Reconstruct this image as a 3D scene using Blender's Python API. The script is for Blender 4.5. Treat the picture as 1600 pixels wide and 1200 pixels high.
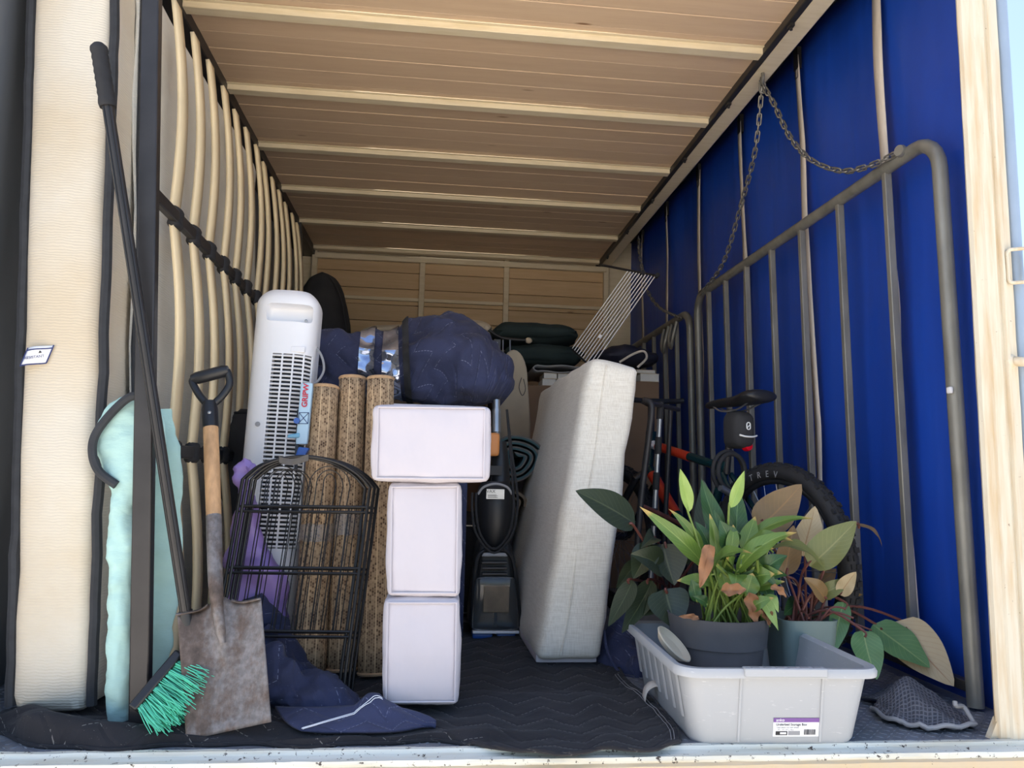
import bpy, bmesh, math, random
from mathutils import Vector as V, Matrix, noise
random.seed(7)
PI = math.pi
S = bpy.context.scene
for o in list(bpy.data.objects): bpy.data.objects.remove(o)
COL = S.collection

# ------------------------------------------------------------------ camera
RIGHT = V((0.99449957, -0.10216559, 0.02308254))
DOWN = V((0.03527498, 0.11919319, -0.99224425))
FWD = V((0.09862194, 0.98760072, 0.12214147))
EYE = V((0.10, -1.80, 0.625))
cd = bpy.data.cameras.new('camera'); cam = bpy.data.objects.new('camera', cd); COL.objects.link(cam)
cd.sensor_width = 36; cd.lens = 1160 / 1600 * 36; cd.clip_start = 0.05; cd.clip_end = 300
m = Matrix.Identity(4)
for i in range(3):
    m[i][0] = RIGHT[i]; m[i][1] = -DOWN[i]; m[i][2] = -FWD[i]; m[i][3] = EYE[i]
cam.matrix_world = m
S.camera = cam
# ------------------------------------------------------------------ sky, sun, exposure
w = bpy.data.worlds.new('sky'); S.world = w; w.use_nodes = True
wt = w.node_tree; bg = wt.nodes['Background']
sky = wt.nodes.new('ShaderNodeTexSky'); sky.sky_type = 'NISHITA'; sky.sun_disc = False
SUN_DIR = V((-0.50, 0.42, 0.95)).normalized()
sky.sun_elevation = math.asin(SUN_DIR.z); sky.sun_rotation = math.atan2(SUN_DIR.x, SUN_DIR.y)
sky.air_density = 1.0; sky.dust_density = 3.0; sky.ozone_density = 1.0
wt.links.new(sky.outputs[0], bg.inputs[0]); bg.inputs[1].default_value = 0.25
sl = bpy.data.lights.new('sun', 'SUN'); sl.energy = 9.0; sl.angle = 0.009; sl.color = (1, 0.95, 0.87)
sun = bpy.data.objects.new('sun', sl); COL.objects.link(sun)
sun.rotation_euler = SUN_DIR.to_track_quat('Z', 'Y').to_euler()
S.view_settings.view_transform = 'Standard'; S.view_settings.look = 'None'
S.view_settings.gamma = 1; S.view_settings.use_curve_mapping = False
S.view_settings.exposure = 0.72

# ------------------------------------------------------------------ helpers
def P(px, py, Y):
    """point of the truck that is seen at px,py and lies Y metres behind the sill"""
    d = RIGHT * ((px - 800) / 1160) + DOWN * ((py - 600) / 1160) + FWD
    return EYE + d * ((Y - EYE.y) / d.y)
def PX(px, py, X):
    d = RIGHT * ((px - 800) / 1160) + DOWN * ((py - 600) / 1160) + FWD
    return EYE + d * ((X - EYE.x) / d.x)
def PZ(px, py, Z):
    d = RIGHT * ((px - 800) / 1160) + DOWN * ((py - 600) / 1160) + FWD
    return EYE + d * ((Z - EYE.z) / d.z)
def smooth(pts, k=6):
    pts = [V(p) for p in pts]; out = []
    for i in range(len(pts) - 1):
        p0 = pts[max(i - 1, 0)]; p1 = pts[i]; p2 = pts[i + 1]; p3 = pts[min(i + 2, len(pts) - 1)]
        for j in range(k):
            t = j / k
            out.append(0.5 * ((2 * p1) + (p2 - p0) * t + (2 * p0 - 5 * p1 + 4 * p2 - p3) * t * t + (3 * p1 - p0 - 3 * p2 + p3) * t ** 3))
    out.append(pts[-1]); return out
def frame(o, z, y=(0, 1, 0)):
    z = V(z).normalized(); x = V(y).cross(z).normalized(); y = z.cross(x)
    M = Matrix.Identity(4)
    for i in range(3): M[i][0] = x[i]; M[i][1] = y[i]; M[i][2] = z[i]; M[i][3] = o[i]
    return M
def fbm(p, s=1.0, o=3): return noise.fractal(V(p) * s, 1.0, 2.0, o)

class G:
    def __init__(s): s.v = []; s.f = []; s.uv = {}
    def add(s, vs, fs, uvs=None):
        n = len(s.v); s.v += [V(p) for p in vs]
        for f in fs: s.f.append(tuple(i + n for i in f))
        if uvs:
            for i, q in enumerate(uvs): s.uv[n + i] = q
        return s
    def hexa(s, c):   # c: 8 corners, bottom ring 0-3 then top ring 4-7
        return s.add(c, [(3, 2, 1, 0), (4, 5, 6, 7), (0, 1, 5, 4), (1, 2, 6, 5), (2, 3, 7, 6), (3, 0, 4, 7)])
    def box(s, lo, hi, M=None):
        a, b = lo, hi
        c = [V((a[0], a[1], a[2])), V((b[0], a[1], a[2])), V((b[0], b[1], a[2])), V((a[0], b[1], a[2])),
             V((a[0], a[1], b[2])), V((b[0], a[1], b[2])), V((b[0], b[1], b[2])), V((a[0], b[1], b[2]))]
        if M: c = [M @ p for p in c]
        return s.hexa(c)
    def bar(s, a, b, w, d, y=(0, 1, 0)):
        a, b = V(a), V(b); L = (b - a).length
        return s.box((-w / 2, -d / 2, 0), (w / 2, d / 2, L), frame(a, b - a, y))
    def tube(s, pts, r, n=8, closed=False, cap=True):
        pts = [V(p) for p in pts]; N = len(pts); vs = []; fs = []; uv = []
        t0 = (pts[1] - pts[0]).normalized()
        up = V((0, 0, 1)) if abs(t0.z) < .9 else V((0, 1, 0))
        u = t0.cross(up).normalized(); L = 0
        for i, p in enumerate(pts):
            a = pts[i - 1] if (i or closed) else p; b = pts[(i + 1) % N] if (i < N - 1 or closed) else p
            t = (b - a).normalized(); u = (u - t * u.dot(t)).normalized(); w_ = t.cross(u)
            if i: L += (p - pts[i - 1]).length
            R = r[i] if isinstance(r, (list, tuple)) else r
            for k in range(n):
                q = 2 * PI * k / n; vs.append(p + (u * math.cos(q) + w_ * math.sin(q)) * R); uv.append((R * q, L))
        for i in range(N if closed else N - 1):
            j = (i + 1) % N
            for k in range(n): l = (k + 1) % n; fs.append((i * n + k, i * n + l, j * n + l, j * n + k))
        if cap and not closed:
            fs.append(tuple(range(n - 1, -1, -1))); fs.append(tuple((N - 1) * n + k for k in range(n)))
        return s.add(vs, fs, uv)
    def grid(s, fn, nu, nv, cu=False, uvs=(1, 1)):
        vs = []; uv = []; fs = []; mu = nu if cu else nu + 1
        for j in range(nv + 1):
            for i in range(mu):
                vs.append(V(fn(i / nu, j / nv))); uv.append((i / nu * uvs[0], j / nv * uvs[1]))
        for j in range(nv):
            for i in range(nu):
                k = (i + 1) % mu if cu else i + 1
                fs.append((j * mu + i, j * mu + k, (j + 1) * mu + k, (j + 1) * mu + i))
        return s.add(vs, fs, uv)
    def lathe(s, prof, n=28, M=None, cap0=False, cap1=False):
        vs = []; fs = []; uv = []
        for r, z in prof:
            for k in range(n):
                q = 2 * PI * k / n; p = V((r * math.cos(q), r * math.sin(q), z)); vs.append(M @ p if M else p); uv.append((q * .1, z))
        for j in range(len(prof) - 1):
            for k in range(n): l = (k + 1) % n; fs.append((j * n + k, j * n + l, (j + 1) * n + l, (j + 1) * n + k))
        if cap0: fs.append(tuple(range(n - 1, -1, -1)))
        if cap1: fs.append(tuple((len(prof) - 1) * n + k for k in range(n)))
        return s.add(vs, fs, uv)
    def prism(s, poly, d0, d1, M):   # poly in local xz, extruded along local y
        n = len(poly); vs = [M @ V((x, d0, z)) for x, z in poly] + [M @ V((x, d1, z)) for x, z in poly]
        return s.add(vs, [tuple(range(n)), tuple(range(2 * n - 1, n - 1, -1))] + [(k, (k + 1) % n + 0, n + (k + 1) % n, n + k)[::-1] for k in range(n)])
    def softbox(s, c8, r=.03, puff=0.0, n=10, nz=0.0, ns=6, seed=0):
        """rounded, slightly blown-up block between 8 corners (bottom ring then top ring)"""
        c = [V(p) for p in c8]
        ax = ((c[1] - c[0]).length, (c[3] - c[0]).length, (c[4] - c[0]).length)
        bm = bmesh.new(); bmesh.ops.create_cube(bm, size=2)
        bmesh.ops.subdivide_edges(bm, edges=bm.edges[:], cuts=n, use_grid_fill=True)
        vs = []
        for v in bm.verts:
            h = [a / 2 for a in ax]
            # denser towards the edges
            p = [math.copysign(1 - (1 - abs(q)) ** 1.5, q) for q in v.co]
            full = V([p[i] * h[i] for i in range(3)]); core = V([max(-(h[i] - r), min(h[i] - r, full[i])) for i in range(3)])
            d = full - core
            q = core + d.normalized() * r if d.length > 1e-9 else full
            e = [1 - p[i] ** 2 for i in range(3)]
            for i in range(3):
                if abs(v.co[i]) > .999: q[i] += math.copysign(puff * e[(i + 1) % 3] * e[(i + 2) % 3], p[i])
            t = [(q[i] / h[i] + 1) / 2 for i in range(3)]
            b0 = c[0].lerp(c[1], t[0]); b1 = c[3].lerp(c[2], t[0]); t0 = c[4].lerp(c[5], t[0]); t1 = c[7].lerp(c[6], t[0])
            w_ = b0.lerp(b1, t[1]).lerp(t0.lerp(t1, t[1]), t[2])
            if nz: w_ = w_ + V((fbm(w_ + V((seed, 0, 0)), ns), fbm(w_ + V((0, seed + 9, 0)), ns), fbm(w_ + V((0, 0, seed + 5)), ns))) * nz
            vs.append(w_)
        bm.verts.ensure_lookup_table(); bm.verts.index_update()
        s.add(vs, [tuple(v.index for v in f.verts) for f in bm.faces]); bm.free(); return s
    def loft(s, st, n=20, nz=0.0, ns=8, cap=True, k=5, depth=(0, 1, 0), seed=0):
        """st: (centre, half width, half depth) stations; width lies across the path, depth along Y"""
        P_ = smooth([q[0] for q in st], k); A = smooth([(q[1], q[2], 0) for q in st], k); D = V(depth); vs = []; fs = []; uv = []; L = 0
        for i, p in enumerate(P_):
            t = (P_[min(i + 1, len(P_) - 1)] - P_[max(i - 1, 0)]).normalized(); x = D.cross(t).normalized()
            if i: L += (p - P_[i - 1]).length
            for j in range(n):
                q = 2 * PI * j / n; c = p + x * A[i].x * math.cos(q) + D * A[i].y * math.sin(q)
                if nz: c = c + (x * math.cos(q) + D * math.sin(q)) * nz * fbm(c + V((seed, seed, 0)), ns)
                vs.append(c); uv.append((q * (A[i].x + A[i].y) / 2, L))
        N = len(P_)
        for i in range(N - 1):
            for j in range(n): l = (j + 1) % n; fs.append((i * n + j, i * n + l, (i + 1) * n + l, (i + 1) * n + j))
        if cap: fs.append(tuple(range(n - 1, -1, -1))); fs.append(tuple((N - 1) * n + j for j in range(n)))
        return s.add(vs, fs, uv)
    def xf(s, M): s.v = [M @ p for p in s.v]; return s
    def mesh(s, name, off=V((0, 0, 0))):
        me = bpy.data.meshes.new(name); me.from_pydata([tuple(p - off) for p in s.v], [], s.f)
        if s.uv:
            ul = me.uv_layers.new(name='UVMap')
            for l in me.loops: ul.data[l.index].uv = s.uv.get(l.vertex_index, (0, 0))
        bm = bmesh.new(); bm.from_mesh(me); bmesh.ops.recalc_face_normals(bm, faces=bm.faces); bm.to_mesh(me); bm.free()
        return me

def wloc(o):
    p = V((0, 0, 0))
    while o: p = p + o.location; o = o.parent
    return p
def link(name, me, mt, parent=None, loc=None):
    o = bpy.data.objects.new(name, me); COL.objects.link(o)
    if mt and len(me.materials) == 0: me.materials.append(mt)
    if parent: o.parent = parent
    if loc is not None: o.location = loc
    return o
def obj(name, g, mt, parent=None, sm=True, ang=40, solid=0, sub=0, bev=0, stuff=False, label=None):
    if parent is not None: off = wloc(parent); loc = V((0, 0, 0))
    else:
        n = len(g.v); off = V((sum(p.x for p in g.v) / n, sum(p.y for p in g.v) / n, min(p.z for p in g.v))); loc = off
    me = g.mesh(name, off); o = link(name, me, mt, parent, loc)
    if sm: me.shade_smooth(); me.set_sharp_from_angle(angle=math.radians(ang))
    if solid: q = o.modifiers.new('solid', 'SOLIDIFY'); q.thickness = solid; q.offset = 0
    if bev: q = o.modifiers.new('bevel', 'BEVEL'); q.width = bev; q.segments = 2; q.limit_method = 'ANGLE'
    if sub: q = o.modifiers.new('sub', 'SUBSURF'); q.levels = sub; q.render_levels = sub
    if stuff: o['kind'] = 'stuff'
    if label: o['label'] = label
    return o
def tag(o, label, cat, group=None):
    o['label'] = label; o['category'] = cat
    if group: o['group'] = group
    return o
def thing(name, label, cat, loc, group=None):
    o = bpy.data.objects.new(name, None); COL.objects.link(o); o.location = loc; o.empty_display_size = .1
    return tag(o, label, cat, group)
def struct(o): o['kind'] = 'structure'; return o
def text(name, s, size, M, mt, parent, ext=0.0002, bold=0.0):
    cu = bpy.data.curves.new(name, 'FONT'); cu.body = s; cu.size = size; cu.align_x = 'CENTER'; cu.align_y = 'CENTER'; cu.extrude = ext; cu.offset = size * bold
    t = bpy.data.objects.new(name, cu); COL.objects.link(t); bpy.context.view_layer.update()
    me = bpy.data.meshes.new_from_object(t.evaluated_get(bpy.context.evaluated_depsgraph_get()))
    bpy.data.objects.remove(t); bpy.data.curves.remove(cu)
    off = wloc(parent)
    me.transform(Matrix.Translation(-off) @ M); me.materials.clear(); me.materials.append(mt)
    return link(name, me, mt, parent)
def tmat(o, x, y):   # text frame: x along writing, y up the letters
    x = V(x).normalized(); y = V(y); y = (y - x * y.dot(x)).normalized(); z = x.cross(y); M = Matrix.Identity(4)
    for i in range(3): M[i][0] = x[i]; M[i][1] = y[i]; M[i][2] = z[i]; M[i][3] = o[i]
    return M

# ------------------------------------------------------------------ materials
def srgb(r, g, b): return tuple(((c / 255) / 12.92 if c / 255 < .04045 else ((c / 255 + .055) / 1.055) ** 2.4) for c in (r, g, b)) + (1,)
class N:
    def __init__(s, name):
        s.m = bpy.data.materials.new(name); s.m.use_nodes = True; s.t = s.m.node_tree; s.b = s.t.nodes['Principled BSDF']; s._c = None
    def n(s, ty, **k):
        q = s.t.nodes.new('ShaderNode' + ty)
        for a, v in k.items():
            if a[0] == '_': q.inputs[int(a[1:])].default_value = v
            else: setattr(q, a, v)
        return q
    def l(s, a, b): s.t.links.new(a, b)
    def co(s, kind='Object', scale=(1, 1, 1)):
        tc = s.n('TexCoord'); mp = s.n('Mapping'); mp.inputs[3].default_value = scale; s.l(tc.outputs[kind], mp.inputs[0]); return mp.outputs[0]
    def noise(s, co, scale, detail=4, rough=.55):
        q = s.n('TexNoise'); q.inputs['Scale'].default_value = scale; q.inputs['Detail'].default_value = detail; q.inputs['Roughness'].default_value = rough
        s.l(co, q.inputs['Vector']); return q.outputs[0]
    def ramp(s, f, stops):
        q = s.n('ValToRGB'); e = q.color_ramp.elements
        while len(e) < len(stops): e.new(.5)
        for i, (p, c) in enumerate(stops): e[i].position = p; e[i].color = c if len(c) == 4 else c + (1,)
        s.l(f, q.inputs[0]); return q.outputs[0]
    def mix(s, f, a, b, mode='MIX'):
        q = s.n('MixRGB', blend_type=mode)
        for i, x in enumerate((f, a, b)):
            if hasattr(x, 'links'): s.l(x, q.inputs[i])
            else: q.inputs[i].default_value = x
        return q.outputs[0]
    def math(s, op, a, b=None):
        q = s.n('Math', operation=op)
        for i, x in enumerate((a, b)):
            if x is None: continue
            if hasattr(x, 'links'): s.l(x, q.inputs[i])
            else: q.inputs[i].default_value = x
        return q.outputs[0]
    def bump(s, h, st=.3, d=.002):
        q = s.n('Bump'); q.inputs['Strength'].default_value = st; q.inputs['Distance'].default_value = d
        s.l(h, q.inputs['Height']); s.l(q.outputs[0], s.b.inputs['Normal'])
    def set(s, base=None, rough=None, metal=None, **k):
        for key, x in (('Base Color', base), ('Roughness', rough), ('Metallic', metal)) + tuple((a.replace('_', ' '), v) for a, v in k.items()):
            if x is None: continue
            if hasattr(x, 'links'): s.l(x, s.b.inputs[key])
            else: s.b.inputs[key].default_value = x
        return s
def mk(name, c, rough=.6, metal=0, var=.18, scale=9, bump=.15, bs=90, stretch=(1, 1, 1), bd=.001, **k):
    q = N(name); co = q.co('Object', stretch); d = tuple(x * (1 - var) for x in c[:3]); l = tuple(min(1, x * (1 + var * .6)) for x in c[:3])
    q.set(q.ramp(q.noise(co, scale), [(.3, d), (.7, l)]), rough, metal, **k)
    if bump: q.bump(q.noise(co, bs, 3), bump, bd)
    return q.m
M_ = {}
def wood(name, a, b, dark):
    q = N(name); co = q.co('Object', (1.2, 14, 14)); oi = q.n('ObjectInfo')
    ad = q.n('VectorMath', operation='ADD'); q.l(co, ad.inputs[0]); sc = q.math('MULTIPLY', oi.outputs['Random'], 50.0); q.l(sc, ad.inputs[1])
    grain = q.ramp(q.noise(ad.outputs[0], 2.2, 6, .65), [(.3, a), (.62, b)])
    kn = q.n('TexVoronoi'); kn.inputs['Scale'].default_value = 1.6; mp = q.n('Mapping'); mp.inputs[3].default_value = (.9, .34, .34); q.l(ad.outputs[0], mp.inputs[0]); q.l(mp.outputs[0], kn.inputs[0])
    k = q.ramp(kn.outputs['Distance'], [(.03, (1, 1, 1)), (.075, (0, 0, 0))])
    c = q.mix(k, grain, dark); tint = q.ramp(oi.outputs['Random'], [(0, (.86, .86, .86)), (1, (1.0, 1.0, 1.0))])
    q.set(q.mix(1.0, c, tint, 'MULTIPLY'), .55); q.bump(q.noise(co, 6), .2, .002); return q.m
M_['plank'] = wood('ceiling_plank', srgb(218, 188, 156), srgb(226, 198, 166), srgb(146, 110, 80))
M_['backplank'] = wood('back_plank', srgb(208, 176, 132), srgb(220, 190, 148), srgb(134, 96, 60))
def paint(name, base, chip, rust, amt=.62, streak=(14, 14, 1.2), st=.25):
    q = N(name); co = q.co(); c1 = q.noise(q.co('Object', streak), 3, 5)
    stain = q.ramp(c1, [(.45, base), (.75, rust)])
    base2 = q.mix(st, base, stain)
    ch = q.ramp(q.noise(co, 60, 8, .7), [(amt, (0, 0, 0)), (amt + .02, (1, 1, 1))])
    q.set(q.mix(ch, base2, chip), .5); q.bump(q.noise(co, 40, 4), .25, .002); return q.m
M_['cream'] = paint('cream_paint', srgb(214, 204, 182), srgb(120, 90, 66), srgb(196, 164, 116), .67, (14, 14, 1.2), .8)
M_['beam'] = paint('beam_paint', srgb(226, 212, 182), srgb(120, 96, 70), srgb(196, 176, 130), .74, (2, 14, 14), .4)
M_['sill'] = paint('sill_paint', srgb(226, 226, 214), srgb(70, 58, 50), srgb(190, 170, 130), .60, (1, 14, 14), .6)
M_['sillface'] = paint('sill_face_paint', srgb(212, 190, 156), srgb(90, 70, 56), srgb(220, 190, 140), .66, (8, 8, 1), .4)
M_['chequer'] = mk('chequer_steel', srgb(128, 132, 140), .45, .25, .3, 12, .2, 160)
def tarp(name, a, b):
    q = N(name); co = q.co('Object', (1, 1, .25)); q.set(q.ramp(q.noise(co, 3, 4), [(.3, a), (.7, b)]), .45); q.bump(q.noise(q.co('Object', (1, 1, .12)), 7, 2), .5, .02); return q.m
M_['blue'] = tarp('blue_tarpaulin_pvc', srgb(20, 66, 168), srgb(26, 76, 184))
M_['darkcurtain'] = tarp('charcoal_curtain', srgb(112, 116, 122), srgb(132, 136, 142))
M_['web'] = mk('strap_webbing', srgb(212, 202, 190), .8, 0, .25, 6, .3, 300, (4, 4, .6))
M_['galv'] = mk('galvanised_steel', srgb(138, 136, 128), .45, .35, .3, 14, .15, 120, (1, 1, .3))
M_['chain'] = mk('chain_steel', srgb(136, 134, 128), .4, .5, .3, 40, .1, 200)
M_['dark'] = mk('dark_steel', srgb(58, 56, 56), .42, .4, .2, 10, .1, 120)
M_['black'] = mk('black_plastic', srgb(30, 31, 34), .42, 0, .2, 12, .1, 150)
M_['blackwire'] = mk('black_coated_wire', srgb(26, 26, 28), .38, .1, .2, 30, .05, 200)
M_['rubber'] = mk('black_rubber', srgb(36, 36, 38), .75, 0, .25, 40, .3, 200)
M_['white'] = mk('white_plastic', srgb(236, 236, 238), .32, 0, .03, 5, 0)
M_['slat'] = mk('bent_birch', srgb(226, 206, 166), .5, 0, .14, 5, .15, 60, (6, 6, .5))
def fabric(name, a, b, sc=420, stretch=(1, 1, 1), rough=.9, st=.35):
    q = N(name); co = q.co(); n1 = q.noise(q.co('Object', (1, 1, .06)), sc, 2); n2 = q.noise(q.co('Object', (.06, .06, 1)), sc, 2); w_ = q.math('ADD', n1, n2); h = q.math('MULTIPLY', w_, .5)
    c = q.ramp(h, [(.36, a), (.62, b)]); big = q.ramp(q.noise(co, 3, 3), [(.3, (.9, .9, .9)), (.7, (1, 1, 1))])
    q.set(q.mix(1.0, c, big, 'MULTIPLY'), rough, Sheen_Weight=.15); q.bump(h, st, .002); return q.m
M_['linen'] = fabric('cream_linen', srgb(218, 211, 196), srgb(238, 233, 220), 330)
def quilt(name, base, dark):
    q = N(name); co = q.co('Object'); v = q.n('TexVoronoi'); v.inputs['Scale'].default_value = 9; q.l(q.co('Object', (1, 1, .7)), v.inputs[0])
    rb = q.n('TexWave', wave_type='BANDS', bands_direction='Z'); rb.inputs['Scale'].default_value = 42; rb.inputs['Distortion'].default_value = 4.5; q.l(co, rb.inputs[0])
    h = q.math('ADD', q.math('MULTIPLY', v.outputs['Distance'], 1.2), q.math('MULTIPLY', rb.outputs['Fac'], .5))
    q.set(q.ramp(q.noise(co, 2.5, 4), [(.35, dark), (.6, base)]), .9, Sheen_Weight=.1); q.bump(h, .3, .004); return q.m
M_['mattress'] = quilt('mattress_knit', srgb(214, 206, 190), srgb(206, 192, 168))
M_['mattress2'] = quilt('mattress_knit_grey', srgb(216, 214, 204), srgb(204, 200, 188))
M_['piping'] = mk('charcoal_tape', srgb(52, 54, 58), .85, 0, .2, 30, .3, 300)
M_['pad'] = mk('white_cotton', srgb(200, 194, 199), .9, 0, .03, 5, .45, 11, (1, 1, .6), bd=.012)
M_['aqua'] = mk('aqua_cotton', srgb(172, 208, 202), .85, 0, .08, 6, .5, 22, (1, 1, 2.2), bd=.008)
M_['purple'] = mk('purple_polythene', srgb(168, 142, 214), .35, 0, .12, 7, .4, 30, (1, 1, .3), bd=.006, Transmission_Weight=.1)
def blanket(name, base, hi, line):
    q = N(name); tc = q.n('TexCoord'); sp = q.n('SeparateXYZ'); q.l(tc.outputs['UV'], sp.inputs[0]); u, v = sp.outputs[0], sp.outputs[1]
    tri = q.math('PINGPONG', u, .075); vv = q.math('ADD', v, tri); fr = q.math('PINGPONG', vv, .04)
    ln = q.math('LESS_THAN', fr, .0014); da = q.math('PINGPONG', u, .006); dash = q.math('GREATER_THAN', da, .0022)
    co = q.co(); patch = q.math('GREATER_THAN', q.noise(co, 9, 2), .44)
    msk = q.math('MULTIPLY', q.math('MULTIPLY', ln, dash), patch)
    lint = q.math('GREATER_THAN', q.noise(co, 260, 2, .5), .74)
    c = q.ramp(q.noise(co, 5, 5), [(.3, base), (.7, hi)])
    c = q.mix(q.math('MULTIPLY', q.math('MAXIMUM', msk, lint), .5), c, line)
    q.set(c, .92, Sheen_Weight=.05); b = q.math('MINIMUM', q.math('MULTIPLY', fr, 60), 1); q.bump(q.math('ADD', b, q.math('MULTIPLY', q.noise(co, 60, 4), .6)), .6, .004); return q.m
M_['blackblanket'] = blanket('black_quilted_pad', srgb(24, 24, 28), srgb(38, 37, 42), srgb(150, 146, 140))
M_['navyblanket'] = blanket('navy_quilted_pad', srgb(42, 47, 72), srgb(60, 66, 98), srgb(150, 156, 182))
def sisal(name):
    q = N(name); tc = q.n('TexCoord'); br = q.n('TexBrick'); br.inputs['Scale'].default_value = 1; br.inputs['Brick Width'].default_value = .0085; br.inputs['Row Height'].default_value = .007
    br.inputs['Mortar Size'].default_value = .0006; br.inputs['Color1'].default_value = srgb(90, 66, 48); br.inputs['Color2'].default_value = srgb(192, 162, 126); br.inputs['Mortar'].default_value = srgb(190, 160, 124); br.inputs['Bias'].default_value = 0.0
    sp = q.n('SeparateXYZ'); q.l(tc.outputs['UV'], sp.inputs[0]); cb = q.n('CombineXYZ'); q.l(sp.outputs[1], cb.inputs[0]); q.l(sp.outputs[0], cb.inputs[1]); q.l(cb.outputs[0], br.inputs[0])
    st = q.math('LESS_THAN', q.math('PINGPONG', sp.outputs[0], .014), .0022)
    c = q.mix(q.math('MULTIPLY', st, .7), br.outputs[0], srgb(222, 192, 150)); q.set(c, .9); q.bump(br.outputs[1], .7, .003); return q.m
M_['sisal'] = sisal('sisal_weave')
M_['sisalbind'] = mk('sisal_binding', srgb(196, 160, 122), .9, 0, .2, 60, .4, 200)
def rust(name):
    q = N(name); co = q.co(); n1 = q.noise(q.co('Object', (1, 1, .6)), 7, 9, .68); c = q.ramp(n1, [(.3, srgb(66, 56, 50)), (.44, srgb(106, 92, 84)), (.54, srgb(132, 128, 128)), (.64, srgb(118, 100, 90)), (.76, srgb(150, 106, 78))])
    gr = q.ramp(q.noise(co, 70, 4), [(.4, (.7, .7, .7)), (.65, (1, 1, 1))]); wh = q.ramp(q.noise(co, 16, 3), [(.74, (0, 0, 0)), (.76, (1, 1, 1))])
    q.set(q.mix(wh, q.mix(1.0, c, gr, 'MULTIPLY'), srgb(200, 190, 170)), .6, .35); q.bump(n1, .4, .004); return q.m
M_['rust'] = rust('rusty_steel')
M_['ash'] = mk('ash_handle', srgb(190, 150, 108), .55, 0, .35, 5, .25, 60, (9, 9, .7))
M_['mint'] = mk('mint_bristle', srgb(92, 206, 168), .5, 0, .25, 20, 0)
M_['silver'] = mk('brushed_aluminium', srgb(170, 172, 174), .32, .85, .12, 20, 0)
M_['orange'] = mk('terracotta_plastic', srgb(206, 134, 74), .5, 0, .1, 14, .1, 80)
M_['teal'] = mk('teal_underlay', srgb(62, 92, 96), .85, 0, .15, 20, .4, 200)
M_['greypile'] = mk('grey_carpet_pile', srgb(112, 106, 100), .95, 0, .4, 26, .6, 300, bd=.004)
M_['beige'] = mk('beige_underlay', srgb(128, 114, 96), .9, 0, .25, 20, .4, 200)
M_['forest'] = mk('dark_green_cotton', srgb(40, 54, 54), .92, 0, .15, 6, .3, 40, bd=.004)
M_['oat'] = mk('oatmeal_cotton', srgb(204, 190, 166), .9, 0, .1, 6, .3, 40, bd=.004)
M_['charcoal'] = mk('charcoal_fabric', srgb(52, 52, 54), .9, 0, .2, 8, .3, 60)
M_['carton'] = mk('brown_cardboard', srgb(128, 104, 82), .85, 0, .12, 5, .1, 60)
M_['iron'] = mk('oatmeal_board_cover', srgb(178, 166, 144), .9, 0, .1, 8, .2, 90)
M_['navybag'] = mk('navy_nylon', srgb(26, 30, 50), .7, 0, .15, 8, .3, 40)
M_['greywaffle'] = None
q = N('grey_waffle_cloth'); tc = q.n('TexCoord'); ck = q.n('TexBrick'); ck.offset = 0; ck.inputs['Scale'].default_value = 1; ck.inputs['Brick Width'].default_value = .011; ck.inputs['Row Height'].default_value = .011; ck.inputs['Mortar Size'].default_value = .0028; ck.inputs['Mortar Smooth'].default_value = .6
ck.inputs['Color1'].default_value = srgb(70, 72, 80); ck.inputs['Color2'].default_value = srgb(78, 80, 88); ck.inputs['Mortar'].default_value = srgb(112, 113, 120); q.l(tc.outputs['UV'], ck.inputs[0]); q.set(ck.outputs[0], .95); q.bump(ck.outputs[1], .8, .004); M_['greywaffle'] = q.m
M_['tub'] = N('translucent_polypropylene').set(srgb(232, 234, 236), .38, Subsurface_Weight=.0, Transmission_Weight=.18).m
q = N('frosted_tub_plastic'); co = q.co(); sc = q.ramp(q.noise(q.co('Object', (1, 1, 6)), 30, 5, .7), [(.62, srgb(186, 188, 190)), (.7, srgb(214, 214, 214))]); q.set(sc, .36, Transmission_Weight=.12); q.bump(q.noise(co, 60), .1, .001); M_['tub'] = q.m
M_['pot'] = mk('grey_plastic_pot', srgb(98, 96, 97), .55, 0, .15, 8, .15, 60)
M_['greenpot'] = mk('sage_grey_pot', srgb(128, 146, 142), .5, 0, .1, 5, .1, 60)
M_['soil'] = mk('potting_soil', srgb(48, 38, 30), .95, 0, .5, 60, 1.0, 80, bd=.01)
def leaf_mat(name, a, b, rib, edge=None, rough=.4):
    q = N(name); tc = q.n('TexCoord'); sp = q.n('SeparateXYZ'); q.l(tc.outputs['UV'], sp.inputs[0]); du = q.math('ABSOLUTE', q.math('SUBTRACT', sp.outputs[0], .5))
    ve = q.math('PINGPONG', q.math('SUBTRACT', sp.outputs[1], q.math('MULTIPLY', du, .55)), .045); vl = q.ramp(ve, [(0, (1, 1, 1)), (.012, (0, 0, 0))])
    oi = q.n('ObjectInfo'); base = q.mix(q.noise(q.co(), 14, 3), a, b); base = q.mix(q.math('MULTIPLY', oi.outputs['Random'], .35), base, b)
    c = q.mix(q.math('MULTIPLY', vl, .22), base, rib); mr = q.ramp(du, [(.012, (1, 1, 1)), (.03, (0, 0, 0))]); c = q.mix(q.math('MULTIPLY', mr, .7), c, rib)
    if edge: c = q.mix(q.ramp(q.math('ADD', sp.outputs[1], q.math('MULTIPLY', q.noise(q.co(), 20), .12)), [(.9, (0, 0, 0)), (.97, (1, 1, 1))]), c, edge)
    q.set(c, rough, Subsurface_Weight=0); q.bump(ve, .25, .004); return q.m
M_['lily'] = leaf_mat('lily_leaf', srgb(72, 104, 42), srgb(104, 130, 54), srgb(140, 160, 80), srgb(176, 150, 80))
M_['lilydark'] = leaf_mat('lily_leaf_deep', srgb(40, 74, 38), srgb(56, 92, 46), srgb(104, 134, 80))
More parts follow.
